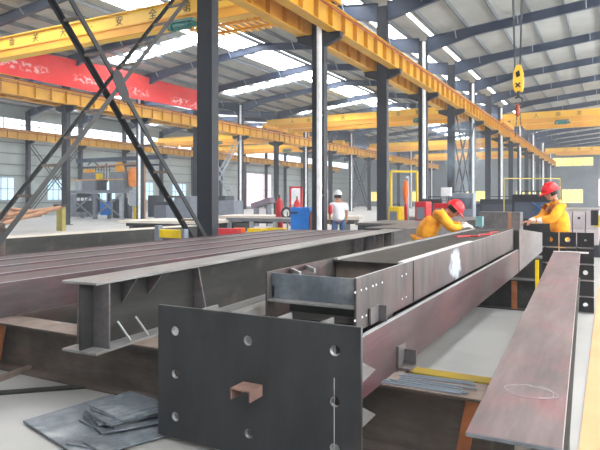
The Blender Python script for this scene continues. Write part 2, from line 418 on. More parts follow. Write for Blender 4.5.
# ---- bridge cranes
SLOGAN = '人命关天·安全第一'
def letters(parent, xm, yf, z, size, m):
    xs = [-6.55, -4.9, -3.35, -1.65, 0.0, 1.5, 3.2, 4.8, 6.4]
    for ch, dx in zip(SLOGAN, xs):
        cu = bpy.data.curves.new('painted_character', 'FONT'); cu.body = ch; cu.size = size; cu.extrude = .004
        cu.align_x = 'CENTER'; cu.align_y = 'CENTER'; cu.materials.append(m)
        tmp = bpy.data.objects.new('painted_character', cu); C.objects.link(tmp)
        bpy.context.view_layer.update()
        me = bpy.data.meshes.new_from_object(tmp.evaluated_get(bpy.context.evaluated_depsgraph_get()))
        bpy.data.objects.remove(tmp)
        o = bpy.data.objects.new('painted_character', me); C.objects.link(o)
        o.parent = parent
        o.location = Vector((xm + dx, yf, z)) - parent.location; o.rotation_euler = (math.pi / 2, 0, 0)
def crane(a, b, y, label, sep=2.6, single_girder=False, hook=None, walkway=False, trolley_x=None, text=True):
    t = thing('bridge_crane', label, 'overhead crane', ((a + b) / 2, y, 7.75))
    for k, yy in enumerate((y,) if single_girder else (y, y + sep)):
        m = MB()
        m.cur = 0
        m.hexa([(a + 1.3, yy - .2, 7.72), (b - 1.3, yy - .2, 7.72), (b - 1.3, yy + .2, 7.72), (a + 1.3, yy + .2, 7.72)],
               [(a + .9, yy - .2, 8.1), (b - .9, yy - .2, 8.1), (b - .9, yy + .2, 8.1), (a + .9, yy + .2, 8.1)])
        m.box(a - .05, b + .05, yy - .2, yy + .2, 8.1, 8.62)
        m.box(a + .5, b - .5, yy - .3, yy + .3, 8.6, 8.64)
        o = m.build('main_girder', M['yel_b'], t)
        f = MB(); f.box(a + 1.2, b - 1.2, yy - .3, yy - .2, 7.72, 7.76); f.box(a + .4, b - .4, yy - .26, yy - .2, 8.06, 8.12)
        f.box(a + 1.25, b - 1.25, yy - .215, yy - .2, 7.76, 8.06)
        f.build('lower_chord', M['yel_o'], t)
    for x in (a, b):
        e = MB().box(x - .15, x + .15, y - .8, y + sep + .8, 7.84, 8.2)
        eo = e.build('end_carriage', M['yel_o'], t)
        for yy in (y - .5, y + sep + .5): MB().tube((x - .06, yy, 7.93), (x + .06, yy, 7.93), .16, 16).build('wheel', M['dark'], t)
    tx = trolley_x if trolley_x is not None else (a + b) / 2
    h = MB(); h.tube((tx - .35, y - .45, 7.62), (tx + .35, y - .45, 7.62), .14, 12); h.box(tx - .5, tx + .5, y - .52, y - .3, 7.76, 7.86)
    h.box(tx - .55, tx - .4, y - .6, y - .3, 7.5, 7.76); h.tube((tx + .35, y - .45, 7.62), (tx + .6, y - .45, 7.62), .09, 10)
    h.build('hoist_motor', M['green'], t)
    if walkway:
        g = MB()
        g.box(b - 5.2, b - .4, y + .3, y + .36, 8.0, 8.05)
        for k in range(16): g.box(b - 5.2 + .3 * k, b - 5.06 + .3 * k, y + .2, y + sep - .2, 8.0, 8.05)
        for yy in (y + 1.0, y + 1.8): g.box(b - 5.2, b - .4, yy, yy + .07, 7.92, 8.0)
        g.build('slatted_walkway', M['yel_o'], t)
    if text: letters(t, (a + b) / 2 , y - .212, 8.33, .42, M['paint'])
    return t
a2, b2, a1, b1, a3, b3 = R2 + .55, R1 - .55, R1 + .55, RR - .6, R3 + .75, R2 - .55
crane(a2, b2, 16.4, 'yellow bridge crane over the middle bay bearing the large painted slogan, the nearest there', walkway=True, trolley_x=-13.3, single_girder=True)
crane(a2, b2, 44.6, 'yellow bridge crane of the middle bay with its motor hung above the white helmeted worker', trolley_x=-13)
crane(a2, b2, 70, 'distant yellow bridge crane of the middle bay, third one back', trolley_x=-20, text=False)
crane(a2, b2, 90, 'farthest yellow bridge crane of the middle bay', trolley_x=-18, text=False)
crane(a3, b3, 52, 'yellow bridge crane over the side bay, the nearer of two there', trolley_x=-38, text=False)
crane(a3, b3, 64, 'yellow bridge crane over the side bay, the farther of two there', trolley_x=-36, text=False)
crane(a1, b1, 51, 'bright yellow bridge crane spanning behind the roof hook block, with green hoist motor', sep=4.2, trolley_x=-3.3)
crane(a1, b1, 88, 'small far yellow bridge crane just above the yellow strip window', trolley_x=2)
crane(a1, b1, 13.8, 'yellow bridge crane overhead that carries the hook block', trolley_x=-2.3, text=False)

# ---- hook block hanging from the crane overhead
hp = at(518.5, 13.0); hx, hy = hp.x, hp.y
t = thing('hook_block', 'yellow crane hook block hanging on steel ropes under the roof', 'hook block', (hx, hy, 3.8))
zc = 4.21; poly = [(-.075, -.28), (.085, -.28), (.11, -.1), (.1, .14), (.06, .3), (-.035, .3), (-.1, .12), (-.11, -.12)]
for q in (-.1, .07): MB().prism(poly, (hx, hy + q, zc), (hx, hy + q + .03, zc)).build('cheek_plate', M['yel_b'], t)
MB().tube((hx, hy - .065, zc + .06), (hx, hy + .065, zc + .06), .1, 20).build('sheave', M['dark'], t)
m = MB(); m.bar((hx - .05, hy - .108, zc - .2), (hx + .05, hy - .108, zc - .1), .012, .03); m.bar((hx + .05, hy - .108, zc - .2), (hx - .05, hy - .108, zc - .1), .012, .03)
m.build('painted_cross', M['black'], t)
MB().prism([(-.03, -.06), (.05, -.03), (.03, .1), (-.05, .06)], (hx, hy - .11, zc + .08), (hx, hy - .1, zc + .08)).build('painted_patch', M['black'], t)
m = MB(); m.tube((hx, hy, zc - .4), (hx, hy, zc - .27), .035, 10)
m.path([Vector((hx + .09 * math.sin(k * .5), hy, zc - .49 - .09 * math.cos(k * .5))) for k in range(-1, 9)][::-1], .022)
m.build('hook', M['dark'], t)
for dx in (-.16, -.13, .05, .08): MB().tube((hx + dx * .5, hy, zc + .1), (hx + dx * 1.3, hy + .2, 7.8), .011, 6).build('rope', M['dark'], t)
t = thing('chain_sling', 'red and brown chain sling dangling from the crane hook', 'chain sling', (hx, hy, 2.9))
m = MB()
for s_ in (-1, 1):
    for k in range(13):
        z = zc - .59 - k * .055; m.tube((hx + s_ * (.02 + .004 * k), hy + (.008 if k % 2 else -.008), z), (hx + s_ * (.02 + .004 * k), hy, z - .052), .016 if k % 2 else .01, 6)
m.build('chain', M['rust'], t)
MB().lathe([(.015, 0), (.05, .05), (.055, .25), (.03, .3)], (hx - .02, hy, zc - .85), 10).build('shackle', M['rail'], t)

# ---- laced cross braces
def brace(x, y0, y1, z0, z1, label, w=.38, th=.085, batt=8, big=False, pale=False):
    t = thing('cross_brace', label, 'brace', (x, (y0 + y1) / 2, 0))
    ym = (y0 + y1) / 2; zm = (z0 + z1) / 2
    for d, (pa, pb) in enumerate((((y0, z0), (y1, z1)), ((y0, z1), (y1, z0)))):
        for s in (-1, 1):
            xx = x + s * w / 2
            m = MB(); tw = th * (1.5 if (big and d == 1 and s < 0) else 1.0)
            p0, p1 = Vector((xx, pa[0], pa[1])), Vector((xx, pb[0], pb[1]))
            m.bar(p0, p1, tw, .012)
            m.bar(p0 + Vector((s * tw / 2, 0, 0)), p1 + Vector((s * tw / 2, 0, 0)), .012, tw * 1.2)
            m.build('chord', M['lgrey'] if pale else (M['brace'] if d == 0 else M['brace_d']), t)
        for k in range(1, batt):
            f = k / batt
            if abs(f - .5) < .04: continue
            yy = pa[0] + (pb[0] - pa[0]) * f; zz = pa[1] + (pb[1] - pa[1]) * f
            MB().bar((x - w / 2, yy, zz), (x + w / 2, yy, zz), .06, .045).build('batten', M['rust_l'], t)
    if big:
        xx = x + w / 2 + th / 2 + .015
        MB().prism([(-.2, .22), (-.08, .3), (.02, .24), (.2, -.1), (.22, -.24), (.1, -.32), (-.02, -.2), (-.19, .07)], (xx + .006, ym, zm), (xx - .006, ym, zm)).build('gusset', M['brace_d'], t)
    return t
brace(R1, 5.25, 10.75, .5, 6.8, 'large dark laced cross brace in front of the red banner', big=True, th=.072, batt=12)
brace(R1, 35.25, 40.75, .4, 6.8, 'thin cross brace between far columns of the near row', batt=6)
brace(R2, 35.25, 40.75, .4, 6.7, 'pale cross brace of the middle row just beyond the big near column', batt=7, pale=True)
brace(R2, 65.25, 70.75, .4, 6.7, 'small far cross brace of the middle row behind the white helmeted worker', batt=6)
brace(R3 + .2, 35.25, 40.75, .4, 6.5, 'cross brace against the side wall in front of its windows', batt=6)

# ---- red banner
m = MB(); n = 24
yb0, yb1 = 12.0, 34.6
vs = []
for k in range(n + 1):
    f = k / n; y = yb0 + (yb1 - yb0) * f
    lo = 7.72 + .35 * f + .05 * math.sin(f * 9); hi = 9.3 + .35 * f + .08 * math.sin(f * 11 + 1)
    bx = R2 + .86 + .04 * math.sin(f * 30)
    vs.append([(bx, y, lo), (bx, y, hi), (bx - .012, y, hi), (bx - .012, y, lo)])
for q in vs: m.v += [Vector(p) for p in q]
for k in range(n):
    o = k * 4
    for j in range(4): m.face(o + j, o + (j + 1) % 4, o + 4 + (j + 1) % 4, o + 4 + j)
m.face(3, 2, 1, 0); o = n * 4; m.face(o, o + 1, o + 2, o + 3)
def banner_mat():
    mm = mat('red_banner_cloth', (250, 70, 66), .8, col2=(242, 60, 58), scale=.6)
    N = mm.node_tree.nodes; L = mm.node_tree.links
    b = N['Principled BSDF']; src = b.inputs['Base Color'].links[0].from_socket
    tc = [x for x in N if x.type == 'TEX_COORD'][0]
    sp = N.new('ShaderNodeSeparateXYZ'); L.new(tc.outputs['Object'], sp.inputs[0])
    no = N.new('ShaderNodeTexNoise'); no.inputs['Scale'].default_value = 4.2; no.inputs['Detail'].default_value = 3
    mp = N.new('ShaderNodeMapping'); mp.inputs['Scale'].default_value = (1, .8, 1.3)
    L.new(tc.outputs['Object'], mp.inputs['Vector']); L.new(mp.outputs['Vector'], no.inputs['Vector'])
    rp = N.new('ShaderNodeValToRGB'); rp.color_ramp.elements[0].position = .5; rp.color_ramp.elements[1].position = .58
    L.new(no.outputs['Fac'], rp.inputs['Fac'])
    # row of worn white characters in one band of the cloth (object origin is the banner's base)
    def band(sock, lo, hi, soft):
        a = N.new('ShaderNodeMapRange'); a.inputs['From Min'].default_value = lo; a.inputs['From Max'].default_value = lo + soft
        c = N.new('ShaderNodeMapRange'); c.inputs['From Min'].default_value = hi; c.inputs['From Max'].default_value = hi - soft
        L.new(sock, a.inputs['Value']); L.new(sock, c.inputs['Value'])
        k = N.new('ShaderNodeMath'); k.operation = 'MULTIPLY'; L.new(a.outputs['Result'], k.inputs[0]); L.new(c.outputs['Result'], k.inputs[1])
        return k.outputs[0]
    bz = band(sp.outputs['Z'], .42, .98, .12)
    tot = None
    for lo, hi in ((-8.6, -3.2), (-1.8, 1.2), (2.6, 4.6), (6.5, 11.2)):
        k = band(sp.outputs['Y'], lo, hi, .4)
        if tot is None: tot = k
        else:
            q = N.new('ShaderNodeMath'); q.operation = 'MAXIMUM'; L.new(tot, q.inputs[0]); L.new(k, q.inputs[1]); tot = q.outputs[0]
    f1 = N.new('ShaderNodeMath'); f1.operation = 'MULTIPLY'; L.new(bz, f1.inputs[0]); L.new(tot, f1.inputs[1])
    f2 = N.new('ShaderNodeMath'); f2.operation = 'MULTIPLY'; L.new(f1.outputs[0], f2.inputs[0]); L.new(rp.outputs['Color'], f2.inputs[1])
    f3 = N.new('ShaderNodeMath'); f3.operation = 'MULTIPLY'; L.new(f2.outputs[0], f3.inputs[0]); f3.inputs[1].default_value = .8
    mx = N.new('ShaderNodeMix'); mx.data_type = 'RGBA'; L.new(f3.outputs[0], mx.inputs[0]); L.new(src, mx.inputs[6]); mx.inputs[7].default_value = srgb((250, 214, 212))
    L.new(mx.outputs[2], b.inputs['Base Color'])
    return mm
single(m, 'banner', banner_mat(), 'long red cloth banner with faded white lettering above a runway girder', 'banner', loc=(R2 + .86, 24.5, 7.75))

# =================================================================== foreground steel
# ---- supports on the floor
def support(x0, x1, y, h, w, label, mts, stiff=()):
    t = thing('support_girder', label, 'steel girder', ((x0 + x1) / 2, y, 0), 'low steel girders the workpieces rest on')
    MB().prism(ipoly(w, h, .016, .012), (x0, y, 0), (x1, y, 0)).build('girder', mts, t, bevel=.002)
    for (xs, lean) in stiff:
        yy = y - w / 2 + .03
        MB().hexa([(xs - .035 + lean, yy, .016), (xs + .035 + lean, yy, .016), (xs + .035 + lean, yy + .012, .016), (xs - .035 + lean, yy + .012, .016)],
                  [(xs - .035, yy, h - .016), (xs + .035, yy, h - .016), (xs + .035, yy + .012, h - .016), (xs - .035, yy + .012, h - .016)]).build('stiffener', M['rust_o'], t)
    return t
def rusty_girder_mat():
    return M['rust']
support(-7.4, -.18, 3.33, .41, .26, 'brown rusty girder lying on the floor across the front of the workpieces', M['rust'], stiff=((-4.72, -.09), (-.66, -.07)))
MB().box(0, 0, 0, 0, 0, 0)
single(MB().box(-7.4, -.2, 3.19, 3.47, .411, .417), 'flange_strip', M['rust_l'], 'pale strip along the top flange of the rusty front girder', 'steel strip', loc=(-3.8, 3.33, .411))  # paler layer over the girder's top flange
support(-7.4, -.86, 8.33, .41, .26, 'dark girder crossing under the workpieces behind the rusty one', M['dsteel'], stiff=((-1.13, .0),))
support(-7.4, -.9, 11.45, .41, .26, 'third low girder crossing under the workpieces near the orange jackets', M['dsteel'])

# ---- column member with the big end plate
def holed_plate(name, w, h, th, holes, m, parent, loc, bevel=0):
    """plate in the XZ plane, thickness along +Y, centred on loc in x, base at loc.z"""
    cu = bpy.data.curves.new(name, 'CURVE'); cu.dimensions = '2D'; cu.fill_mode = 'BOTH'; cu.extrude = th / 2
    sp = cu.splines.new('POLY'); sp.points.add(3)
    for p, q in zip(sp.points, ((-w / 2, 0), (w / 2, 0), (w / 2, h), (-w / 2, h))): p.co = (q[0], q[1], 0, 1)
    sp.use_cyclic_u = True
    for (hx_, hz_, r) in holes:
        s2 = cu.splines.new('POLY'); n = 20; s2.points.add(n - 1)
        for k in range(n): s2.points[k].co = (hx_ + r * math.cos(2 * math.pi * k / n), hz_ + r * math.sin(2 * math.pi * k / n), 0, 1)
        s2.use_cyclic_u = True
    tmp = bpy.data.objects.new(name, cu); C.objects.link(tmp)
    bpy.context.view_layer.update()
    dg = bpy.context.evaluated_depsgraph_get()
    me = bpy.data.meshes.new_from_object(tmp.evaluated_get(dg))
    bpy.data.objects.remove(tmp)
    for v in me.vertices: v.co = Vector((v.co.x, th / 2 - v.co.z, v.co.y))
    bm = bmesh.new(); bm.from_mesh(me); bmesh.ops.remove_doubles(bm, verts=bm.verts, dist=1e-5); bmesh.ops.recalc_face_normals(bm, faces=bm.faces); bm.to_mesh(me); bm.free()
    me.materials.clear(); me.materials.append(m)
    o = bpy.data.objects.new(name, me); C.objects.link(o)
    if parent is not None:
        o.parent = parent; o.location = Vector(loc) - parent.location
    else: o.location = loc
    if bevel:
        b = o.modifiers.new('bevel', 'BEVEL'); b.width = bevel; b.segments = 1; b.limit_method = 'ANGLE'; b.angle_limit = .7
    return o
YP = 2.746
pl0, _ = on_y(158, YP); pl1, _ = on_y(361, YP)
pc = (pl0 + pl1) / 2; pw = pl1 - pl0
t = thing('column_member', 'long reddish steel member ending in the big dark square end plate with round holes', 'steel girder', (pc, 6, .03))
holes = []
for (u, v) in ((174.8, 331), (175.3, 374), (175.3, 416.7), (247.6, 340.7), (248.7, 433.5), (334.7, 350.8), (334.7, 402), (334.5, 449)):
    x, d = on_y(u, YP); holes.append((x - pc, hz(v, d) - .03, .029))
holed_plate('end_plate', pw, .81, .025, holes, M['plate'], t, (pc, YP, .03), bevel=.002)
for (hx_, hz_, hr_) in holes:
    m = MB(); n = 20; ring = []
    for (rr, yy) in ((hr_ - .0005, YP + .004), (hr_ - .0005, YP + .0245), (hr_ - .004, YP + .0245), (hr_ - .004, YP + .012)):
        ring += [Vector((pc + hx_ + rr * math.cos(2 * math.pi * k / n), yy, .03 + hz_ + rr * math.sin(2 * math.pi * k / n))) for k in range(n)]
    m.add(ring, [(j * n + k, j * n + (k + 1) % n, ((j + 1) % 4) * n + (k + 1) % n, ((j + 1) % 4) * n + k) for j in range(4) for k in range(n)])
    m.build('lit_hole_ring', M['edge'], t)  # bright ring stands in for light caught on the hole wall
Y0 = YP + .026; Y1 = 9.05
MB().box(-1.21, -1.18, Y0, Y1, .41, .746).build('flange', M['mill'], t, bevel=.0015)
MB().box(-1.209, -1.181, Y0, Y1, .7462, .75).build('flange_edge', M['edge'], t)
MB().box(-1.99, -1.96, Y0, Y1, .41, .742).build('flange', M['mill'], t, bevel=.0015)
MB().box(-1.959, -1.211, Y0, Y1, .57, .59).build('web', M['dsteel'], t)
for x in (-2.17, -1.91, -1.64, -1.37):
    MB().hexa([(x - .007, Y0, .60), (x + .007, Y0, .60), (x + .007, Y0 + .2, .60), (x - .007, Y0 + .2, .60)],
              [(x - .007, Y0, .835), (x + .007, Y0, .835), (x + .007, Y0 + .17, .835), (x - .007, Y0 + .17, .835)]).build('gusset', M['lsteel'], t)
for (za, zb, zt3) in ((.658, .539, .556), (.426, .307, .307)):
    xg = pl1 - .012
    MB().add([(xg - .01, Y0, zb), (xg - .01, Y0, za), (xg - .01, Y0 + .22, zt3 + .004), (xg, Y0, zb), (xg, Y0, za), (xg, Y0 + .22, zt3 + .004)], [(0, 1, 2), (5, 4, 3), (0, 3, 4, 1), (1, 4, 5, 2), (2, 5, 3, 0)]).build('gusset', M['lsteel'], t)
# steel channel stub sticking out of the plate
cx, cd = on_y(244, YP - .09)
zt = hz(389, cd)
m = MB(); m.box(cx - .065, cx + .065, YP - .13, YP - .001, zt, zt + .008); m.box(cx - .065, cx - .057, YP - .13, YP - .001, zt - .055, zt); m.box(cx + .057, cx + .065, YP - .13, YP - .001, zt - .055, zt)
single(m, 'channel_stub', M['stubm'], 'short rusty channel stub sticking out of the big end plate', 'channel', loc=(cx, YP - .05, zt - .055))
m = MB()
xk, dk = on_y(334.2, YP - .002); m.bar((xk, YP - .002, hz(378, dk)), (xk, YP - .002, hz(450, dk)), .0035, .002)
m.build('chalk_line', M['chalk'], t)

# bracket on the flange side
bx, bd = on_y(399, 3.62)
m = MB(); m.box(-1.178, -1.165, 3.48, 3.62, .44, .57); m.box(-1.165, -1.09, 3.6, 3.612, .44, .53); m.box(-1.178, -1.09, 3.48, 3.62, .424, .438)
single(m, 'angle_bracket', M['mill_g'], 'small grey angle bracket against the reddish flange beside the thin rods', 'bracket', loc=(-1.13, 3.55, .424))

# ---- upper box girder lying in the trough
t = thing('box_girder', 'open grey box girder with small holes stacked on the reddish member', 'steel girder', (-1.56, 6, .6))
XR, XL, ZB, ZT = -1.26, -1.865, .745, 1.05
YA, YB = 3.02, 9.1
def wall_mat():
    mm = mat('box_side_steel', (86, 81, 80), .5, metal=.1, col2=(58, 55, 55), scale=4, stretch=(1, 1.2, .25), col3=(86, 68, 68), scale3=3, amt3=(.48, .68), streak=.3, streak_dir=(1, 1, .2))
    return mm
def smear(mm, c, sx, sz, col):
    """spilled white paint, an irregular patch with its own outline"""
    N = mm.node_tree.nodes; L = mm.node_tree.links
    b = N['Principled BSDF']; src = b.inputs['Base Color'].links[0].from_socket
    tc = [x for x in N if x.type == 'TEX_COORD'][0]
    mp = N.new('ShaderNodeMapping'); mp.inputs['Location'].default_value = (-c[0] , -c[1] / sx, -c[2] / sz); mp.inputs['Scale'].default_value = (0, 1 / sx, 1 / sz)
    L.new(tc.outputs['Object'], mp.inputs['Vector'])
    ln = N.new('ShaderNodeVectorMath'); ln.operation = 'LENGTH'
    no = N.new('ShaderNodeTexNoise'); no.inputs['Scale'].default_value = 9; L.new(tc.outputs['Object'], no.inputs['Vector'])
    L.new(mp.outputs['Vector'], ln.inputs[0])
    ad = N.new('ShaderNodeMath'); ad.operation = 'ADD'; L.new(ln.outputs['Value'], ad.inputs[0])
    k = N.new('ShaderNodeMath'); k.operation = 'MULTIPLY'; L.new(no.outputs['Fac'], k.inputs[0]); k.inputs[1].default_value = 1.4; L.new(k.outputs[0], ad.inputs[1])
    rp = N.new('ShaderNodeMapRange'); rp.inputs['From Min'].default_value = 1.75; rp.inputs['From Max'].default_value = 1.45
    L.new(ad.outputs[0], rp.inputs['Value'])
    mx = N.new('ShaderNodeMix'); mx.data_type = 'RGBA'; L.new(rp.outputs['Result'], mx.inputs[0]); L.new(src, mx.inputs[6]); mx.inputs[7].default_value = srgb(col)
    L.new(mx.outputs[2], b.inputs['Base Color'])
WM = wall_mat(); WM2 = WM.copy()
ys = Y_s = 5.28
YSM = 4.09
MB().box(XR - .014, XR, YA, YSM, ZB, ZT).build('side_wall', WM, t, bevel=.001)
MB().box(XR - .014, XR, YSM + .003, YB, ZB, ZT - .002).build('side_wall', WM2, t, bevel=.001)
MB().box(XR - .0135, XR - .001, YA, YB, ZT, ZT + .002).build('wall_edge', M['edge'], t)
smear(WM2, (0, 5.43, .89), .22, .15, (160, 168, 178))
# through-holes, drawn as white discs for the light seen through them
dots = [(355, 292.5), (361, 290), (366, 288.7), (372.5, 286), (376, 284.7), (382, 282.5), (401.7, 276), (406, 274), (402, 299), (406, 297), (354.7, 320.8), (362, 317), (366, 315.5)]
for (u, v) in dots:
    dx = (u - 300) / F; ratio = (-SN + dx * CS) / (CS + dx * SN); yy = XR / ratio; d = yy / (CS + dx * SN)
    z = hz(v, d)
    MB().tube((XR - .002, yy, z), (XR + .004, yy, z), .0065, 8).build('lit_hole_dot', M['white'], t)
MB().box(XL, XL + .014, YA, YB, ZB, ZT).build('side_wall', WM, t, bevel=.001)
MB().box(XL + .015, XR - .015, 3.14, YB, ZB, ZB + .014).build('bottom_plate', M['dsteel'], t)
MB().box(XL + .015, XR - .015, YA + .05, YA + .062, ZB + .14, ZT - .01).build('diaphragm', M['sheet'], t, bevel=.001)
MB().box(XL + .015, XR - .015, YA - .0, YA + .1, ZB + .125, ZB + .137).build('shelf_plate', M['lsteel'], t, bevel=.001)
MB().box(XL + .015, XR - .015, 4.03, 4.042, ZB + .02, ZT - .03).build('diaphragm', M['rust_l'], t)
MB().box(XL + .015, XR - .015, 3.3, 3.31, ZB + .02, ZB + .12).build('diaphragm', M['dsteel'], t)  # added dark plate in place of the shade below the shelf
MB().box(XL + .015, XR - .015, 3.97, YB, ZT - .026, ZT - .014).build('top_plate', M['dsteel'], t)
MB().box(XR - .075, XR - .0145, 3.98, 6.3, ZT - .0135, ZT).build('lip_bar', M['chalk'], t)
MB().box(XL + .0145, XL + .05, 3.98, YB, ZT - .0135, ZT).build('lip_bar', M['lsteel'], t)
for k, y in enumerate((3.32, 3.52)): MB().bar((XL + .02, y, ZT - .02), (XL + .17, y - .16, ZT - .02), .012, .03).build('tie_bar', M['edge'], t)
MB().box(XL + .02, XL + .032, YA + .05, YA + .12, ZB + .15, ZB + .22).build('lug', M['rust_o'], t)
MB().box(XR + .001, XR + .006, YSM - .006, YSM + .01, ZB, ZT).build('weld_seam', M['dsteel'], t)
# packing blocks between the two members
for k, y in enumerate((3.6, 8.4)):
    single(MB().box(-1.84, -1.28, y, y + .1, .591, .744), 'packing_block', M['rust'], 'rusty packing block under the open box girder, %s' % ('towards its open end' if k == 0 else 'towards its far end'), 'block', loc=(-1.56, y, .591), group='packing blocks')
# little lug plate standing in the gap
m = MB(); m.box(-1.255, -1.195, 3.34, 3.352, .752, .85); m.box(-1.255, -1.243, 3.2, 3.34, .752, .85)
single(m, 'lug_plate', M['mill_g'], 'small upright lug plate beside the open box girder side', 'bracket', loc=(-1.22, 3.3, .752), bevel=.001)

# ---- next member in line with it
t = thing('box_column', 'grey square box member at the far end of the reddish one, by the gloved hands', 'steel girder', (-1.5, 11, .41))
MB().hexa([(-1.9, 9.14, .41), (-1.18, 9.14, .41), (-1.22, 13.2, .41), (-1.86, 13.2, .41)], [(-1.9, 9.14, 1.05), (-1.18, 9.14, 1.05), (-1.22, 13.2, .78), (-1.86, 13.2, .78)]).build('box_body', M['mill_g'], t, bevel=.004)
MB().box(-1.9, -1.18, 9.115, 9.138, .41, 1.03).build('end_cap', M['dsteel'], t)
MB().box(-1.86, -1.22, 13.202, 13.23, .41, .79).build('end_cap', M['dsteel'], t)

# ---- left H girder (light top flange)
t = thing('h_girder', 'grey H girder with pale top flange and stiffeners, left of the end plate', 'steel girder', (-3.29, 6.7, .41))
p0 = Vector((-3.29, 2.83, .41)); p1 = Vector((-3.68, 10.7, .41)); dd = (p1 - p0).normalized(); sd = Vector((dd.y, -dd.x, 0))
def obx(mb, s0, s1, l0, l1, z0, z1):
    q = [p0 + sd * s0 + dd * l0, p0 + sd * s1 + dd * l0, p0 + sd * s1 + dd * l1, p0 + sd * s0 + dd * l1]
    return mb.hexa([(a.x, a.y, z0) for a in q], [(a.x, a.y, z1) for a in q])
Lg = (p1 - p0).length
obx(MB(), -.165, .165, 0, Lg, .899, .917).build('top_flange', M['lsteel'], t, bevel=.002)
obx(MB(), -.165, .165, 0, Lg, .412, .43).build('bottom_flange', M['lsteel'], t, bevel=.002)
obx(MB(), -.007, .007, .01, Lg, .43, .899).build('web', M['dsteel'], t)
for l in (.13,):
    for s in (-1, 1): obx(MB(), min(s * .008, s * .155), max(s * .008, s * .155), l, l + .014, .43, .899).build('stiffener', M['mill_g'], t)
def tri(l, s_out=.155, zlo=.43, w=.012, up=.899):
    a = p0 + dd * l; b = a + dd * w
    A = a + sd * .008; B = a + sd * s_out; A2 = b + sd * .008; B2 = b + sd * s_out
    MB().add([(A.x, A.y, zlo), (A.x, A.y, up), (B.x, B.y, up), (A2.x, A2.y, zlo), (A2.x, A2.y, up), (B2.x, B2.y, up)], [(0, 1, 2), (5, 4, 3), (0, 3, 4, 1), (1, 4, 5, 2), (2, 5, 3, 0)]).build('gusset', M['mill_g'], t)
tri(.42, zlo=.7); tri(.72, zlo=.72)
def tri2(l, s_out=.155, zlo=.43, w=.012, up=.899):
    a = p0 + dd * l; b = a + dd * w
    A = a + sd * .008; B = a + sd * s_out; A2 = b + sd * .008; B2 = b + sd * s_out; T = a + sd * .05; T2 = b + sd * .05
    MB().hexa([(A.x, A.y, zlo), (B.x, B.y, zlo), (B2.x, B2.y, zlo), (A2.x, A2.y, zlo)], [(A.x, A.y, up), (T.x, T.y, up), (T2.x, T2.y, up), (A2.x, A2.y, up)]).build('gusset', M['mill_g'], t)
tri2(1.35)
for l in (5.6, 6.2, 6.7, 7.2):
    obx(MB(), .008, .155, l, l + .014, .43, .899).build('stiffener', M['mill_g'], t)
for l in (.36, .56):
    a = p0 + dd * l; q0 = a + sd * .15; q1 = a + sd * .02
    MB().bar((q0.x, q0.y, .438), (q1.x, q1.y, .57), .012, .012).build('tack_bar', M['edge'], t)
# second girder behind
t = thing('h_girder', 'dark H girder lying behind the bent worker in the orange jacket', 'steel girder', (-3.9, 14, .0))
MB().prism(ipoly(.9, .5, .02, .014), (-3.92, 10.9, .42), (-3.8, 19.0, .42)).build('girder', M['mill_g'], t)
for y in (12.4, 18.5): MB().box(-4.4, -3.4, y, y + .2, 0, .42).build('stool', M['dark'], t)

# ---- row of mill scale girders at the left
edges = [(-4.87, .56, 'front'), (-5.5, .56, 'second'), (-6.13, .56, 'third'), (-6.76, .5, 'last')]
desc = ['side face showing, nearest the end plate', 'second from the open floor side', 'third, dull purple top only', 'fourth, beside the big cross brace']
for k, (x, wd, nm) in enumerate(edges):
    m = MB()
    zt_ = .737
    m.box(x - .014, x, 1.2, 13.4 - .25 * k, .418, zt_ - .004)
    m.box(x - wd, x - wd + .014, 1.2, 13.4 - .25 * k, .418, zt_)
    t = thing('flat_girder', 'long purple brown girder in the row of four, %s' % desc[k], 'steel girder', (x - wd / 2, 7, .418), 'row of four purple brown girders')
    m.build('flange', M['mill'], t, bevel=.002)
    MB().box(x - .0135, x - .0005, 1.2, 13.4 - .25 * k, zt_ - .0038, zt_).build('flange_edge', M['edge'], t)
    MB().box(x - wd + .015, x - .015, 1.2, 13.4 - .25 * k, zt_ - .03 , zt_ - .012).build('web', M['mill'], t)
t = thing('steel_girder', 'dark grey girder with whitish top lying behind the big cross brace', 'steel girder', (-10.5, 8, .33))
MB().box(-10.75, -10.25, 3.6, 13.0, .732, .75).build('top_flange', M['cream'], t)
MB().box(-10.75, -10.25, 3.6, 13.0, .33, .348).build('bottom_flange', M['dsteel'], t)
MB().box(-10.29, -10.275, 3.6, 13.0, .348, .732).build('web', M['dsteel'], t)  # web coloured dark for the shade under the top flange
MB().box(-10.72, -10.705, 3.6, 13.0, .348, .732).build('web', M['dsteel'], t)
c = at(0, 9.0)
single(MB().lathe([(.13, 0), (.13, .05), (.075, .06), (.075, 1.1), (.06, 1.13)], c, 14), 'post_stub', M['rust'], 'short rusty brown post standing at the left edge by the cross brace', 'post', loc=(c.x, c.y, 0))
for y in (5.0, 11.5): single(MB().box(-10.9, -10.1, y, y + .2, 0, .33), 'floor_block', M['dark'], 'dark floor block under the grey girder, %s' % ('near its middle' if y < 6 else 'at its far end'), 'block', loc=(-10.5, y, 0), group='blocks under grey girder')

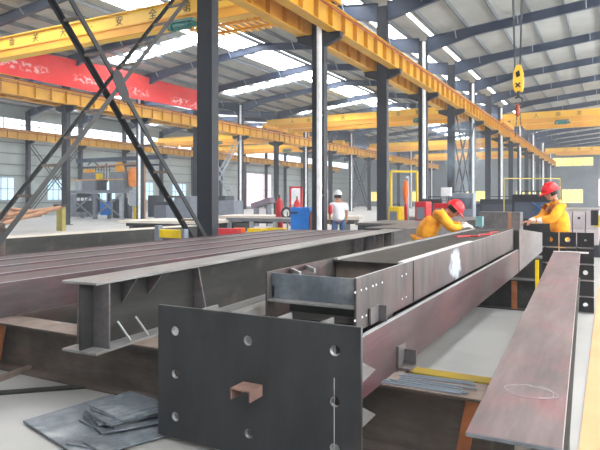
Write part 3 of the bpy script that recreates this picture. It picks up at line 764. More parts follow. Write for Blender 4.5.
# ---- right H girder (wide reddish flange)
pn = Vector((-.28, 2.0, 0)); pf = Vector((-.458, 7.8, 0))
zn, zf = .705, .846; wE = .302; hE = .315
dE = (pf - pn).normalized(); sE = Vector((dE.y, -dE.x, 0))
t = thing('h_girder', 'long H girder with wide reddish top flange, chalk ellipse near its cut end', 'steel girder', (-.36, 4.8, .5))
def ebx(mb, s0, s1, l0, l1, z0, z1):
    Lx = (pf - pn).length
    def zz(l, z): return z + zn + (zf - zn) * l / Lx
    q = [pn + sE * s0 + dE * l0, pn + sE * s1 + dE * l0, pn + sE * s1 + dE * l1, pn + sE * s0 + dE * l1]
    lz = (l0, l0, l1, l1)
    return mb.hexa([(a.x, a.y, zz(l, z0)) for a, l in zip(q, lz)], [(a.x, a.y, zz(l, z1)) for a, l in zip(q, lz)])
LE = (pf - pn).length
def e_mat():
    mm = mat('reddish_flange', (128, 115, 116), .4, metal=.2, col2=(104, 96, 97), scale=3, stretch=(1.5, .4, 1), col3=(134, 98, 102), scale3=4, amt3=(.5, .7), streak=.3)
    return mm
ebx(MB(), -wE / 2, wE / 2, 0, LE, -.014, 0).build('top_flange', e_mat(), t, bevel=.002)
ebx(MB(), -wE / 2, wE / 2, 0, LE, -hE, -hE + .014).build('bottom_flange', M['dsteel'], t, bevel=.002)
ebx(MB(), -.006, .006, 0, LE, -hE + .014, -.014).build('web', M['dsteel'], t)
ebx(MB(), -wE / 2 + .0, wE / 2 + .09, LE + .002, LE + .03, -.012, .006).build('end_strip', M['chalk'], t)
ebx(MB(), -wE / 2 + .001, wE / 2 - .001, -.003, -.0002, -.013, -.001).build('cut_edge', M['sheet'], t)
m = MB(); prev = None
cc = pn + dE * .5 + sE * .012
for k in range(0, 44):
    an = k * .22 - 1.2; rr = 1 + .12 * math.sin(k * .5)
    q = cc + sE * (.1 * rr * math.cos(an)) + dE * (.06 * math.sin(an) * (1 + .035 * k / 5))
    l = (q - pn).dot(dE); z = zn + (zf - zn) * l / LE + .0012
    q = Vector((q.x, q.y, z))
    if prev is not None and k % 9 != 5: m.bar(prev, q, .003, .0016)
    prev = q
m.build('chalk_mark', mat('faint_chalk', (176, 168, 170), .9), t)
single(MB().box(-.62, -.36, 7.2, 7.32, 0, .512), 'trestle_block', M['dark'], 'dark block under the far end of the reddish H girder', 'block', loc=(-.45, 7.26, 0))

# ---- stack of short members with square black end plates
XS0, XS1 = -.80, -.165
nx, nz = 3, 5
cw = (XS1 - XS0) / nx; chh = .212
names = {}
rowd = ['bottom row', 'second row up', 'middle row', 'fourth row up', 'top row']
cold = ['column nearest the reddish member', 'middle column', 'column nearest the peach floor']
def stub(i, j):
    x = XS0 + cw * (i + .5); z = chh * j + .012
    t = thing('end_plate_stub', 'black square end plate stub, %s of the stack, %s' % (rowd[j], cold[i]), 'steel stub', (x, 8.4, z), 'stack of black plated stubs')
    hr = {(0, 4): .032, (1, 4): .032, (2, 4): .014, (2, 2): .03, (2, 0): .03}.get((i, j))
    holed_plate('end_plate', cw - .012, chh - .014, .012, [(0, (chh - .014) / 2, hr)] if hr else [], M['black'], t, (x, 8.4, z), bevel=.001)
    tb = MB(); xa, xb, za, zb = x - cw / 2 + .025, x + cw / 2 - .025, z + .025, z + chh - .035
    tb.box(xa, xa + .006, 8.414, 8.75, za, zb); tb.box(xb - .006, xb, 8.414, 8.75, za, zb); tb.box(xa, xb, 8.414, 8.75, za, za + .006); tb.box(xa, xb, 8.414, 8.75, zb - .006, zb)
    tb.build('tube_body', M['lsteel'], t)
    MB().box(x - cw / 2 + .01, x + cw / 2 - .01, 8.396, 8.75, z - .004, z + .006).build('base_flange', M['lsteel'], t)
for i in range(nx):
    for j in range(nz): stub(i, j)

# yellow strut by the stack
single(MB().box(-.85, -.81, 8.08, 8.14, 0, .7), 'yellow_post', M['yellow'], 'thin yellow post beside the stack of black plates', 'post', loc=(-.83, 8.11, 0))
# yellow square tube behind the rusty girder
single(MB().box(-1.15, -.32, 3.56, 3.68, 0, .40), 'yellow_tube', mat('dull_yellow', (160, 134, 34), .5, col2=(136, 114, 34), scale=6), 'dull yellow square tube on the floor behind the rusty front girder', 'tube', loc=(-.7, 3.62, 0), bevel=.004)
# thin rods
for k in range(7):
    xa = -1.16 + .12 * random.random() - (.1 if k < 2 else 0); ya = 3.21 + .036 * k
    xb = -.74 + .1 * random.random(); yb_ = ya + .05 * (random.random() - .4)
    single(MB().tube((xa, ya, .4235), (xb, yb_, .4235), .0055, 6), 'thin_rod', M['rodm'], 'blue grey thin rod in the loose bunch lying on the rusty front girder', 'rod', 'loose rods on the rusty girder', loc=((xa + xb) / 2, (ya + yb_) / 2, .418))

# ---- plates and bar on the floor
def fl(u, v, z=0):
    d = (CH - z) * F / (v - HZ); p = at(u, d); return Vector((p.x, p.y, z))
def slab(pts, z0, z1):
    m = MB(); m.hexa([(p.x, p.y, z0) for p in pts], [(p.x, p.y, z1) for p in pts]); return m
q = [fl(23, 424), fl(82, 462), fl(205, 428), fl(112, 397)]
single(slab(q, .012, .024), 'steel_sheet', M['sheet'], 'large thin steel sheet lying flat on the floor under the small plates', 'steel sheet', loc=(q[0].x, q[0].y, .01), bevel=.002)
single(MB().bar(q[0] + Vector((.1, .02, .006)), q[1] + Vector((.1, .2, .006)), .05, .011), 'batten', M['dark'], 'dark batten under the large thin steel sheet', 'batten', loc=(q[0].x, q[0].y, 0))
base = [fl(81, 420, .03), fl(112, 434, .03), fl(170, 417, .03), fl(128, 403, .03)]
cen = sum(base, Vector()) / 4
zz_ = .025
words_ = ['bottom one', 'second from the bottom', 'third from the bottom', 'fourth from the bottom', 'fourth from the top', 'third from the top', 'second from the top', 'topmost one']
for k in range(8):
    a = (random.random() - .5) * (.7 if k not in (0, 7) else .05); s = 1 - .12 * random.random()
    off = Vector(((random.random() - .5) * .1, (random.random() - .5) * .1, 0)) if k < 7 else Vector((.0, .02, 0))
    pts = [Matrix.Rotation(a, 3, 'Z') @ (p - cen) * s + cen + off for p in base]
    single(slab(pts, zz_, zz_ + .011), 'small_plate', M['sheet'], 'small blue grey plate in the pile on the steel sheet, %s' % words_[k], 'steel plate', 'pile of small plates', loc=(cen.x, cen.y, zz_), bevel=.001)
    zz_ += .0125
for k, (du, dv, a) in enumerate(((0, 0, .2), (14, 5, -.15))):
    c0 = fl(92 + du, 443 + dv * .8, .024); 
    pts = [Matrix.Rotation(a, 3, 'Z') @ Vector(p) + c0 for p in ((-.13, -.07, 0), (.12, -.08, 0), (.13, .08, 0), (-.12, .07, 0))]
    single(slab(pts, .0245 + .013 * k, .0355 + .013 * k), 'small_plate', M['sheet'], ['loose plate on the steel sheet in front of the pile, lower one', 'loose plate on the steel sheet in front of the pile, upper one'][k], 'steel plate', 'loose plates', loc=(c0.x, c0.y, .0245 + .013 * k), bevel=.001)
a, b = fl(-6, 394), fl(100, 386)
single(MB().bar(a + Vector((0, 0, .006)), b + Vector((0, 0, .006)), .09, .012), 'flat_bar', M['dsteel'], 'dark flat bar lying on the bare floor in front of the rusty girder', 'steel bar', loc=(a.x, a.y, 0))
a, b = fl(-8, 384), fl(32, 369)
single(MB().bar(a + Vector((0, 0, .02)), b + Vector((0, 0, .02)), .05, .04), 'floor_rail', M['rust_l'], 'short rusty rail on the floor at the foot of the leaning orange bar', 'steel bar', loc=(a.x, a.y, 0))
# painted floor strip at the right
single(MB().box(-.16, .95, 1.0, 11.0, .001, .006), 'floor_mat', M['peach'], 'peach coloured painted floor lane beside the reddish H girder', 'floor lane', loc=(.4, 6, .001))

# =================================================================== background things
def block(name, m, label, cat, u, d, w, dp, h, z0=0, group=None, yaw=0, bevel=.01):
    c = at(u, d); mb = MB().box(-w / 2, w / 2, 0, dp, 0, h)
    o = mb.build(name, m, None, bevel); o.location = (c.x, c.y, z0); o.rotation_euler = (0, 0, yaw)
    return tag(o, label, cat, group, 'thing')
# blue cabinet
c = at(299.5, 19.6)
t = thing('tool_cabinet', 'bright blue steel cabinet beside the near column with the white pipe', 'cabinet', (c.x, c.y, 0))
MB().box(c.x - .36, c.x + .36, c.y, c.y + .5, .06, 1.22).build('cabinet_body', M['blue'], t, bevel=.02)
MB().box(c.x - .33, c.x - .05, c.y - .03, c.y, 1.0, 1.06).build('handle', M['dark'], t)
for s in (-1, 1): MB().box(c.x + s * .3 - .04, c.x + s * .3 + .04, c.y + .05, c.y + .45, 0, .06).build('foot', M['dark'], t)
def cylinder(u, d, m, label, h=1.25, r=.12, grp='gas cylinders'):
    c = at(u, d); t = thing('gas_cylinder', label, 'gas cylinder', (c.x, c.y, 0), grp)
    MB().lathe([(r * .9, 0), (r, .04), (r, h * .82), (r * .85, h * .9), (r * .4, h * .97), (r * .3, h)], c).build('bottle', m, t, smooth=True)
    MB().lathe([(.03, 0), (.035, .05), (.02, .07), (.045, .08), (.045, .11)], (c.x, c.y, h), 10).build('valve', M['dark'], t)
cylinder(313.2, 19.5, M['copper'], 'brown gas cylinder between the blue cabinet and the near column', 1.12, .13)
cylinder(279.3, 23, M['red'], 'red gas cylinder left of the blue cabinet', 1.55, .15)
cylinder(297, 24, M['red'], 'red gas cylinder behind the blue cabinet', 1.5, .15)
c = at(286.5, 22.6)
t = thing('hose_reel', 'dark round hose reel beside the red gas cylinder', 'hose reel', (c.x, c.y, 0))
m = MB()
for k in range(16):
    a0, a1 = k * math.pi / 8, (k + 1) * math.pi / 8
    m.tube((c.x + .2 * math.cos(a0), c.y, .95 + .2 * math.sin(a0)), (c.x + .2 * math.cos(a1), c.y, .95 + .2 * math.sin(a1)), .05, 8)
m.build('hose_coil', M['dark'], t); MB().tube((c.x, c.y + .08, 0), (c.x, c.y + .08, 1.0), .03).build('stand', M['grey'], t)

# roller tables behind the row of purple girders
def rtable(x0, x1, y, h, label, w=1.1, legs=4):
    t = thing('work_table', label, 'work table', ((x0 + x1) / 2, y, 0), 'low steel work tables')
    MB().box(x0, x1, y, y + w, h - .14, h).build('table_frame', M['grey'], t)
    MB().box(x0, x1, y - .03, y, h - .02, h + .02).build('edge_strip', M['cream'], t)
    for k in range(legs):
        x = x0 + .1 + (x1 - x0 - .2) * k / (legs - 1)
        MB().box(x - .07, x + .07, y + .02, y + .14, 0, h - .14).build('leg', M['lgrey'], t)
rtable(-13.3, -9.95, 18.6, .78, 'long low grey work table left of the blue cabinet')
rtable(-7.4, -2.2, 21.5, .82, 'low work table behind the worker in the white helmet', legs=4)
t = thing('work_table', 'wide grey steel table between the white shirted worker and the bent worker', 'work table', (-4.9, 15.5, 0), 'low steel work tables')
MB().box(-6.0, -4.5, 14.3, 16.7, .8, .86).build('table_top', M['mill_g'], t)
MB().box(-5.95, -4.55, 14.35, 16.65, .66, .8).build('table_frame', M['dark'], t)
for x_ in (-5.9, -4.75):
    for y_ in (14.4, 16.5): MB().box(x_, x_ + .12, y_, y_ + .12, 0, .66).build('leg', M['dark'], t)
for k, (u, m_, lb, cat, w_) in enumerate(((225, M['red'], 'red crate under the grey work table', 'crate', 1.0), (237, M['orange'], 'orange crate next to the red one under the grey work table', 'crate', .35),
                       (255, M['yellow'], 'pale yellow crate under the grey work table, nearer the big column', 'crate', .7), (274, M['yellow'], 'pale yellow crate under the grey work table, nearer the blue cabinet', 'crate', .8))):
    block('storage_crate', m_, lb, cat, u, 21.0 + .4 * (k % 2), w_, .3, .42)
# stacks of plates
def pstack(name, u, d, L, w, z0, h, label, m, yaw):
    c = at(u, d); t = thing(name, label, 'plate stack', (c.x, c.y, 0))
    o = MB(); 
    R = Matrix.Rotation(yaw, 3, 'Z')
    def rb(mb, x0, x1, y0, y1, za, zb):
        q = [R @ Vector(p) + c for p in ((x0, y0, 0), (x1, y0, 0), (x1, y1, 0), (x0, y1, 0))]
        return mb.hexa([(p.x, p.y, za) for p in q], [(p.x, p.y, zb) for p in q])
    rb(MB(), 0, L, 0, w, z0 + h * .55, z0 + h).build('top_plate', m, t)
    rb(MB(), .4, L - .2, .05, w - .1, z0, z0 + h * .55).build('lower_plates', M['dsteel'], t)
    for x in (.6, L - .8): rb(MB(), x, x + .2, 0, w, 0, z0).build('bearer', M['dark'], t)
pstack('plate_stack', 117, 22.5, 3.9, 3.0, .45, .22, 'wide pale steel plates stacked low behind the big cross brace', M['cream'], math.radians(4))
pstack('plate_stack', 216, 25, 6.2, 2.6, .45, .32, 'low stack of pale plates on the far side of the big near column', M['cream'], math.radians(18))
for k in range(5):
    u0, v0, u1, v1 = [(2, 224, 64, 206), (6, 215, 58, 208), (0, 213, 30, 214), (2, 219, 40, 214), (10, 209, 46, 213), (30, 224, 60, 212)][k]
    d0, d1 = 24 + .5 * k, 27 + .4 * k
    A = at(u0, d0); A.z = max(.08, hz(v0, d0)); B = at(u1, d1); B.z = max(.08, hz(v1, d1))
    single(MB().tube(A, B, .09 if k != 3 else .14, 10), 'tan_pipe', M['tan'], ['long tan pipe, the lowest of the sloping heap', 'tan pipe rising behind the lowest one', 'short tan pipe at the far side of the heap',
           'thick orange tan pipe lying low in the heap', 'thin tan pipe crossing the heap', 'short tan pipe propped against the yellow frame'][k], 'pipe', 'heap of tan pipes', loc=((A.x + B.x) / 2, (A.y + B.y) / 2, 0))
c = at(61, 27)
t = thing('pipe_stand', 'small yellow stand holding up the tan pipes', 'stand', (c.x, c.y, 0))
MB().box(c.x - .2, c.x + .2, c.y - .1, c.y + .1, .0, 1.15).build('post', mat('stand_yellow', (170, 160, 90), .6), t)
MB().box(c.x - .35, c.x + .35, c.y - .15, c.y + .15, 1.15, 1.25).build('cap', M['dark'], t)
# yellow stand by the big column
c = at(187, 12.9)
t = thing('yellow_barrier', 'low yellow barrier bar on grey ends at the foot of the big near column', 'barrier', (c.x, c.y, 0))
MB().box(c.x - .28, c.x + .34, c.y - .6, c.y - .5, .66, .84).build('bar', M['yellow'], t, bevel=.01)
m = MB(); m.box(c.x - .4, c.x - .28, c.y - .62, c.y - .48, 0, .93); m.build('end_post', M['grey'], t, bevel=.01)
m = MB(); m.box(c.x + .34, c.x + .44, c.y - .62, c.y - .48, 0, .86); m.build('end_post', M['grey'], t, bevel=.01)

# ---- welding gantry machine in the side bay
c = at(112, 43); gx, gy = c.x, c.y
t = thing('welding_gantry', 'large grey blue welding gantry with raised platform near the side wall', 'machine', (gx, gy, 0))
MB().box(gx - 4.2, gx + 2.1, gy - .8, gy + .8, 1.95, 2.15).build('platform', M['grey'], t)
for x in (-3.9, -1.0, 1.7):
    for s in (-1, 1): MB().box(gx + x - .15, gx + x + .15, gy + s * .7 - .1, gy + s * .7 + .1, 0, 1.95).build('leg', M['lgrey'] if x > 1 else M['grey'], t)
for x0 in (-3.9, -1.0):
    m = MB(); m.bar((gx + x0, gy - .75, .2), (gx + x0 + 2.7, gy - .75, 1.8), .1, .1); m.bar((gx + x0, gy - .75, 1.8), (gx + x0 + 2.7, gy - .75, .2), .1, .1); m.build('diagonal', M['grey'], t)
MB().box(gx - 2.6, gx - 1.2, gy - .5, gy + .5, 2.15, 3.5).build('control_cabinet', M['grey'], t, bevel=.03)
MB().box(gx + .2, gx + 1.6, gy - .5, gy + .5, 2.15, 3.5).build('control_cabinet', M['grey'], t, bevel=.03)
MB().box(gx - 3.2, gx - 1.0, gy - .55, gy - .2, .5, 1.9).build('wire_box', M['dark'], t, bevel=.03)
MB().lathe([(.28, 0), (.33, .3), (.33, 1.1), (.2, 1.4)], (gx + 2.1, gy, 2.4), 16).build('flux_hopper', mat('hopper_orange', (236, 140, 50), .5), t)
MB().lathe([(.35, 0), (.38, .2), (.2, .7)], (gx + .8, gy, 3.5), 16).build('flux_hopper', M['yel_o'], t)
m = MB(); m.bar((gx - 4.8, gy + .9, 4.55), (gx + 4.5, gy + .9, 4.55), .2, .3); m.bar((gx - 4.8, gy + .9, 4.0), (gx + 4.5, gy + .9, 4.0), .1, .12); m.build('cable_beam', M['navy_b'], t)
for k in range(12):
    x = gx - 4.4 + .3 * k; m = MB()
    m.path([Vector((x, gy + .8, 4.0)), Vector((x + .05, gy + .75, 3.2 - .2 * (k % 3))), Vector((x + .15, gy + .75, 3.0 - .2 * (k % 3)))], .035, 6); m.build('hanging_cable', M['dark'], t)
m = MB(); m.bar((gx + -1.2, gy - .4, 3.95), (gx + 3.9, gy - .4, 4.05), .1, .1); m.bar((gx + 3.6, gy - .4, .1), (gx + 3.6, gy - .4, 4.05), .12, .12); m.build('pipe_arm', M['tan'], t)
MB().box(gx + 2.6, gx + 3.5, gy - .9, gy - .5, 1.0, 2.1).build('screen_box', M['lgrey'], t, bevel=.03)
m = MB(); m.bar((gx + 3.0, gy - .7, 0), (gx + 3.0, gy - .7, 1.0), .14, .14); m.bar((gx + 3.3, gy - .7, 0), (gx + 3.3, gy - .7, 1.0), .08, .08); m.build('ladder', M['yellow'], t)
for k in range(4): MB().box(gx - 3.1 + .42 * k, gx - 2.8 + .42 * k, gy - .57, gy - .55, 1.35 + .02 * (k % 2), 1.6).build('indicator_panel', M['white'], t)
for k, (dx, w_, z0, z1, m_) in enumerate(((-2.9, .5, 2.15, 2.9, 'lgrey'), (-.6, .6, 2.15, 3.0, 'dark'), (-.9, .35, 3.0, 3.4, 'yellow'), (-1.9, .8, 3.5, 3.75, 'yel_o'), (.9, .5, .1, 1.5, 'dark'), (-.2, .8, .3, 1.3, 'blue'), (2.0, .5, .1, 1.6, 'dark'), (2.3, .3, 1.1, 1.8, 'cream'))):
    MB().box(gx + dx - w_ / 2, gx + dx + w_ / 2, gy - .6, gy - .2, z0, z1).build('fitting_box', M[m_], t, bevel=.02)
m = MB(); m.path([Vector((gx - 2.2 + .25 * k, gy - .3, 4.1 + .25 * math.sin(k * .8))) for k in range(9)], .05, 6); m.build('hose', M['dark'], t)
for k in range(6):
    x = gx - 5.4 + .35 * k; MB().bar((x, gy + 1.5, 0), (x - .5 + .3 * (k % 3), gy + 1.6, 1.6), .08, .08).build('rest_bar', M['grey'], t)
MB().box(gx - 4.0, gx + 2.0, gy - .8, gy - .76, 2.9, 2.96).build('guard_rail', M['yel_o'], t)
# assorted machines along the wall
for k, (u, d, w_, h_, m_, lb) in enumerate(((72, 49, .7, 1.9, M['grey'], 'slim grey machine left of the welding gantry'), (84, 49, 1.0, 1.1, M['dark'], 'low dark machine left of the welding gantry'),
        (168, 46, 2.4, 1.3, M['dark'], 'dark parts rack right of the welding gantry'), (160, 44, 1.2, 1.0, M['grey'], 'low grey parts box between the welding gantry and the dark rack'), (152, 48, .9, 1.8, M['dark'], 'tall dark locker under the side wall window past the gantry'), (182, 39.5, 1.4, 1.7, M['grey'], 'grey machine seen just behind the foot of the cross brace'),
        (213, 38, 2.0, 1.7, M['dark'], 'dark machine behind the low plates beyond the big column'), (226, 36, 1.2, 1.4, M['grey'], 'grey machine behind the middle row cross brace'))):
    block('shop_machine', m_, lb, 'machine', u, d, w_, 1.0, h_)
c = at(261, 32)
t = thing('conveyor', 'short sloping purple grey conveyor behind the red gas cylinder', 'conveyor', (c.x, c.y, 0))
m = MB(); m.bar((c.x - .5, c.y, 1.1), (c.x + .75, c.y, 1.45), .5, .3); m.build('belt_frame', mat('purple_grey_paint', (118, 108, 122), .6), t)
for x in (-.3, .5): MB().box(c.x + x - .06, c.x + x + .06, c.y - .2, c.y + .2, 0, 1.2).build('leg', M['grey'], t)
c = at(295.5, 32)
t = thing('red_frame', 'small upright red frame with pale panel behind the blue cabinet', 'frame', (c.x, c.y, 0))
m = MB(); m.box(c.x - .4, c.x - .3, c.y, c.y + .1, 0, 2.2); m.box(c.x + .3, c.x + .4, c.y, c.y + .1, 0, 2.2); m.box(c.x - .4, c.x + .4, c.y, c.y + .1, 2.1, 2.2); m.build('posts', M['red'], t)
MB().box(c.x - .28, c.x + .28, c.y + .03, c.y + .06, 1.2, 2.05).build('pale_panel', M['white'], t)

# mid distance, between the near columns
def boxed(name, cat, label, u, d, w_, h_, m_, top=None):
    c = at(u, d); t = thing(name, label, cat, (c.x, c.y, 0))
    MB().box(c.x - w_ / 2, c.x + w_ / 2, c.y, c.y + .6, .08, h_).build('housing', m_, t, bevel=.02)
    MB().box(c.x - w_ / 2 + .06, c.x + w_ / 2 - .06, c.y - .015, c.y, h_ * .62, h_ * .88).build('control_panel', (M['grey'] if m_ not in (M['dark'], M['black'], M['grey']) else mat('dull_panel', (70, 78, 92), .5)), t)
    for s in (-1, 1): MB().box(c.x + s * (w_ / 2 - .08) - .05, c.x + s * (w_ / 2 - .08) + .05, c.y + .05, c.y + .55, 0, .08).build('foot', M['dark'], t)
    m = MB(); m.path([Vector((c.x - w_ * .3, c.y + .3, h_)), Vector((c.x - w_ * .3, c.y + .3, h_ + .08)), Vector((c.x + w_ * .3, c.y + .3, h_ + .08)), Vector((c.x + w_ * .3, c.y + .3, h_))], .015, 6); m.build('lifting_handle', M['dark'], t)
    return t
boxed('welding_machine', 'welding machine', 'red welding machine right of the hanging orange hose bundle', 420.5, 17.5, .36, 1.42, M['red'])
boxed('welding_machine', 'welding machine', 'red welding machine just behind the bent worker', 441, 18.5, .5, 1.36, M['red'])
boxed('welding_machine', 'welding machine', 'yellow machine beside the third near column', 393.5, 18.6, .36, 1.25, M['yellow'])
boxed('welding_machine', 'welding machine', 'grey machine on the floor right of the red ones', 432, 19.6, .7, 1.5, M['dark'])
boxed('welding_machine', 'welding machine', 'dark machine behind the head of the bent worker', 474, 25, 1.4, 1.3, M['dark'])
boxed('welding_machine', 'welding machine', 'black machine cabinet with a blue panel left of the standing worker', 533, 14.5, 1.0, 1.62, M['black'])
boxed('welding_machine', 'welding machine', 'dark cabinet between the two orange jackets', 500, 19, 1.3, 1.5, M['dark'])
boxed('welding_machine', 'welding machine', 'grey machine on wheels left of the far bracing', 461, 24.2, 1.0, 1.75, M['grey'])
c = at(538.5, 14.45)
m = MB(); m.bar((c.x - .14, c.y - .03, 1.15), (c.x + .14, c.y - .03, 1.42), .05, .01); m.bar((c.x + .14, c.y - .03, 1.15), (c.x - .14, c.y - .03, 1.42), .05, .01)
o = [x for x in C.objects if x.get('label', '').startswith('black machine cabinet')][0]
m.build('blue_cross', M['blue'], o)
def zbar(u0, v0, u1, v1, d, mb, th):
    A = at(u0, d); A.z = hz(v0, d); B = at(u1, d); B.z = hz(v1, d); mb.bar(A, B, th, th)
# yellow pipe frames
def pframe(u0, u1, v, d, label, th=.07, m_=None):
    A = at(u0, d); B = at(u1, d); z = hz(v, d)
    t = thing('pipe_gantry', label, 'frame', ((A.x + B.x) / 2, (A.y + B.y) / 2, 0))
    MB().bar((A.x, A.y, z), (B.x, B.y, z), th, th).build('top_rail', m_ or M['yellow'], t)
    for P in (A, B): MB().bar((P.x, P.y, 0), (P.x, P.y, z), th, th).build('post', m_ or M['yellow'], t)
pframe(391, 417, 171.5, 21, 'yellow pipe frame behind the hanging orange hose bundle', .07)
pframe(504, 560, 178.5, 13.2, 'slim yellow pipe frame around the standing worker', .022, mat('pale_yellow_pipe', (190, 170, 80), .5))
c = at(405.7, 18.5)
t = thing('hose_bundle', 'orange and red hose bundle hanging from a hook by the third near column', 'hose bundle', (c.x, c.y, .5))
MB().lathe([(.03, 0), (.05, .15), (.09, .35), (.1, .55), (.06, .75), (.02, .8)], (c.x, c.y, 1.3), 12).build('upper_coil', M['orange'], t, smooth=True)
MB().lathe([(.02, 0), (.045, .2), (.06, .6), (.03, .75)], (c.x + .02, c.y - .05, .62), 10).build('lower_coil', M['red'], t, smooth=True)
MB().bar((c.x, c.y + .25, 0), (c.x, c.y + .25, 2.25), .06, .06).build('stand_post', M['lgrey'], t)
MB().bar((c.x, c.y + .25, 2.2), (c.x, c.y, 2.2), .05, .05).build('stand_arm', M['lgrey'], t)
# small things on work area
for k, (u, v, d, w_, m_, lb) in enumerate(((446, 192, 20, .35, M['white'], 'small pale sign board above the bent worker'), (479, 222, 10.5, .12, mat('pale_teal', (110, 160, 160), .5), 'teal grinder box beside the gloved hand'))):
    c = at(u, d); z = hz(v, d)
    t = thing('sign_board' if k == 0 else 'tool_box', lb, 'sign' if k == 0 else 'tool box', (c.x, c.y, 0))
    MB().box(c.x - w_ / 2, c.x + w_ / 2, c.y, c.y + .12, z - (.14 if k == 0 else .08), z + (.16 if k == 0 else .1)).build('box_face', m_, t)
    MB().bar((c.x, c.y + .15, 0), (c.x, c.y + .15, z), .05, .05).build('post', M['grey'], t)
c = at(499, 13.2)
t = thing('box_section', 'pale grey box section across the far work area between the two orange jackets', 'steel section', (c.x, c.y, 0))
MB().box(c.x - .46, c.x + .46, c.y, c.y + .5, .76, 1.2).build('section_body', M['mill_g'], t, bevel=.005)
MB().box(c.x + .2, c.x + .27, c.y - .012, c.y, .76, 1.2).build('tan_strip', M['tan'], t)
for s_ in (-1, 1): MB().box(c.x + s_ * .3 - .06, c.x + s_ * .3 + .06, c.y + .1, c.y + .4, 0, .76).build('leg', M['dark'], t)
A = [(-1.62, 7.0), (-1.5, 7.25), (-1.4, 7.2), (-1.45, 7.5), (-1.33, 7.7), (-1.42, 8.0), (-1.36, 8.3)]
single(MB().path([Vector((x_, y_, ZT - .004)) for x_, y_ in A], .009, 8), 'welding_cable', M['red'], 'thin red welding cable lying on the box girder top near the gloved hands', 'cable', loc=(-1.45, 7.6, ZT - .013))
A = [(-1.7, 7.6), (-1.55, 7.9), (-1.6, 8.2), (-1.45, 8.6), (-1.3, 8.9)]
single(MB().path([Vector((x_, y_, ZT - .003)) for x_, y_ in A], .008, 8), 'welding_cable', M['black'], 'thin black cable lying on the box girder top beside the red one', 'cable', loc=(-1.5, 8.2, ZT - .011))
# bluish welding smoke drifting up in front of the near row of columns
sc_ = at(463, 12.5)
o = single(MB().lathe([(.02, 0), (.16, .15), (.3, .6), (.42, 1.2), (.38, 1.7), (.1, 2.0)], (sc_.x, sc_.y, 1.25), 20), 'welding_smoke', M['white'], 'thin bluish welding smoke drifting up behind the bent worker', 'smoke', loc=(sc_.x, sc_.y, 1.25), kind='stuff', smooth=True)
vm_ = bpy.data.materials.new('welding_smoke'); vm_.use_nodes = True
n_ = vm_.node_tree.nodes; l_ = vm_.node_tree.links
n_.remove(n_['Principled BSDF'])
vs2 = n_.new('ShaderNodeVolumeScatter'); vs2.inputs['Color'].default_value = (.55, .75, 1, 1)
tc2 = n_.new('ShaderNodeTexCoord'); nn = n_.new('ShaderNodeTexNoise'); nn.inputs['Scale'].default_value = 1.8; nn.inputs['Detail'].default_value = 4; nn.inputs['Distortion'].default_value = .6
mr_ = n_.new('ShaderNodeMapRange'); mr_.inputs['From Min'].default_value = .42; mr_.inputs['From Max'].default_value = .75; mr_.inputs['To Max'].default_value = 1.3
l_.new(tc2.outputs['Object'], nn.inputs['Vector']); l_.new(nn.outputs['Fac'], mr_.inputs['Value']); l_.new(mr_.outputs['Result'], vs2.inputs['Density'])
l_.new(vs2.outputs[0], n_['Material Output'].inputs['Volume'])
o.data.materials.clear(); o.data.materials.append(vm_)
# stack of grey box sections at the far right, seen end-on
pal = at(579, 14.5)
pos = ['bottom row, next to the worker', 'bottom row, middle', 'bottom row, outer', 'upper row, next to the worker', 'upper row, middle', 'upper row, outer']
for k in range(6):
    i, j = k % 3, k // 3
    x = pal.x - .3 + .3 * i; z = .35 + .42 * j
    t = thing('box_section', 'pinkish grey box section with small end hole, %s' % pos[k], 'steel section', (x, pal.y, z), 'grey box sections behind the standing worker')
    MB().box(x - .14, x + .14, pal.y, pal.y + 5, z, z + .41).build('section_body', M['mill_g'], t, bevel=.005)
    MB().box(x - .14, x + .14, pal.y - .015, pal.y, z, z + .41).build('end_face', mat('pinkish_end', (176, 168, 172), .6), t)
    MB().tube((x, pal.y - .02, z + .25), (x, pal.y - .012, z + .25), .035, 10).build('end_hole', M['black'], t)
single(MB().box(pal.x - .6, pal.x + .6, pal.y + .5, pal.y + .7, 0, .35), 'bearer', M['dark'], 'dark bearer under the pinkish grey box sections, near end', 'bearer', loc=(pal.x, pal.y + .6, 0))
single(MB().box(pal.x - .6, pal.x + .6, pal.y + 4, pal.y + 4.2, 0, .35), 'bearer', M['dark'], 'dark bearer under the pinkish grey box sections, far end', 'bearer', loc=(pal.x, pal.y + 4.1, 0))
c = at(601, 12.6)
t = thing('yellow_trestle', 'long low yellow trestle at the edge of the picture right of the standing worker', 'trestle', (c.x + .8, c.y, 0))
MB().box(c.x - .15, c.x + 2.4, c.y, c.y + .3, .88, 1.14).build('top_bar', mat('olive_yellow', (196, 176, 60), .5), t, bevel=.01)
MB().box(c.x - .2, c.x - .05, c.y - .02, c.y + .32, .92, 1.25).build('black_cap', M['black'], t)
for x in (.1, 2.1): MB().box(c.x + x, c.x + x + .12, c.y + .08, c.y + .2, 0, .88).build('leg', M['grey'], t)

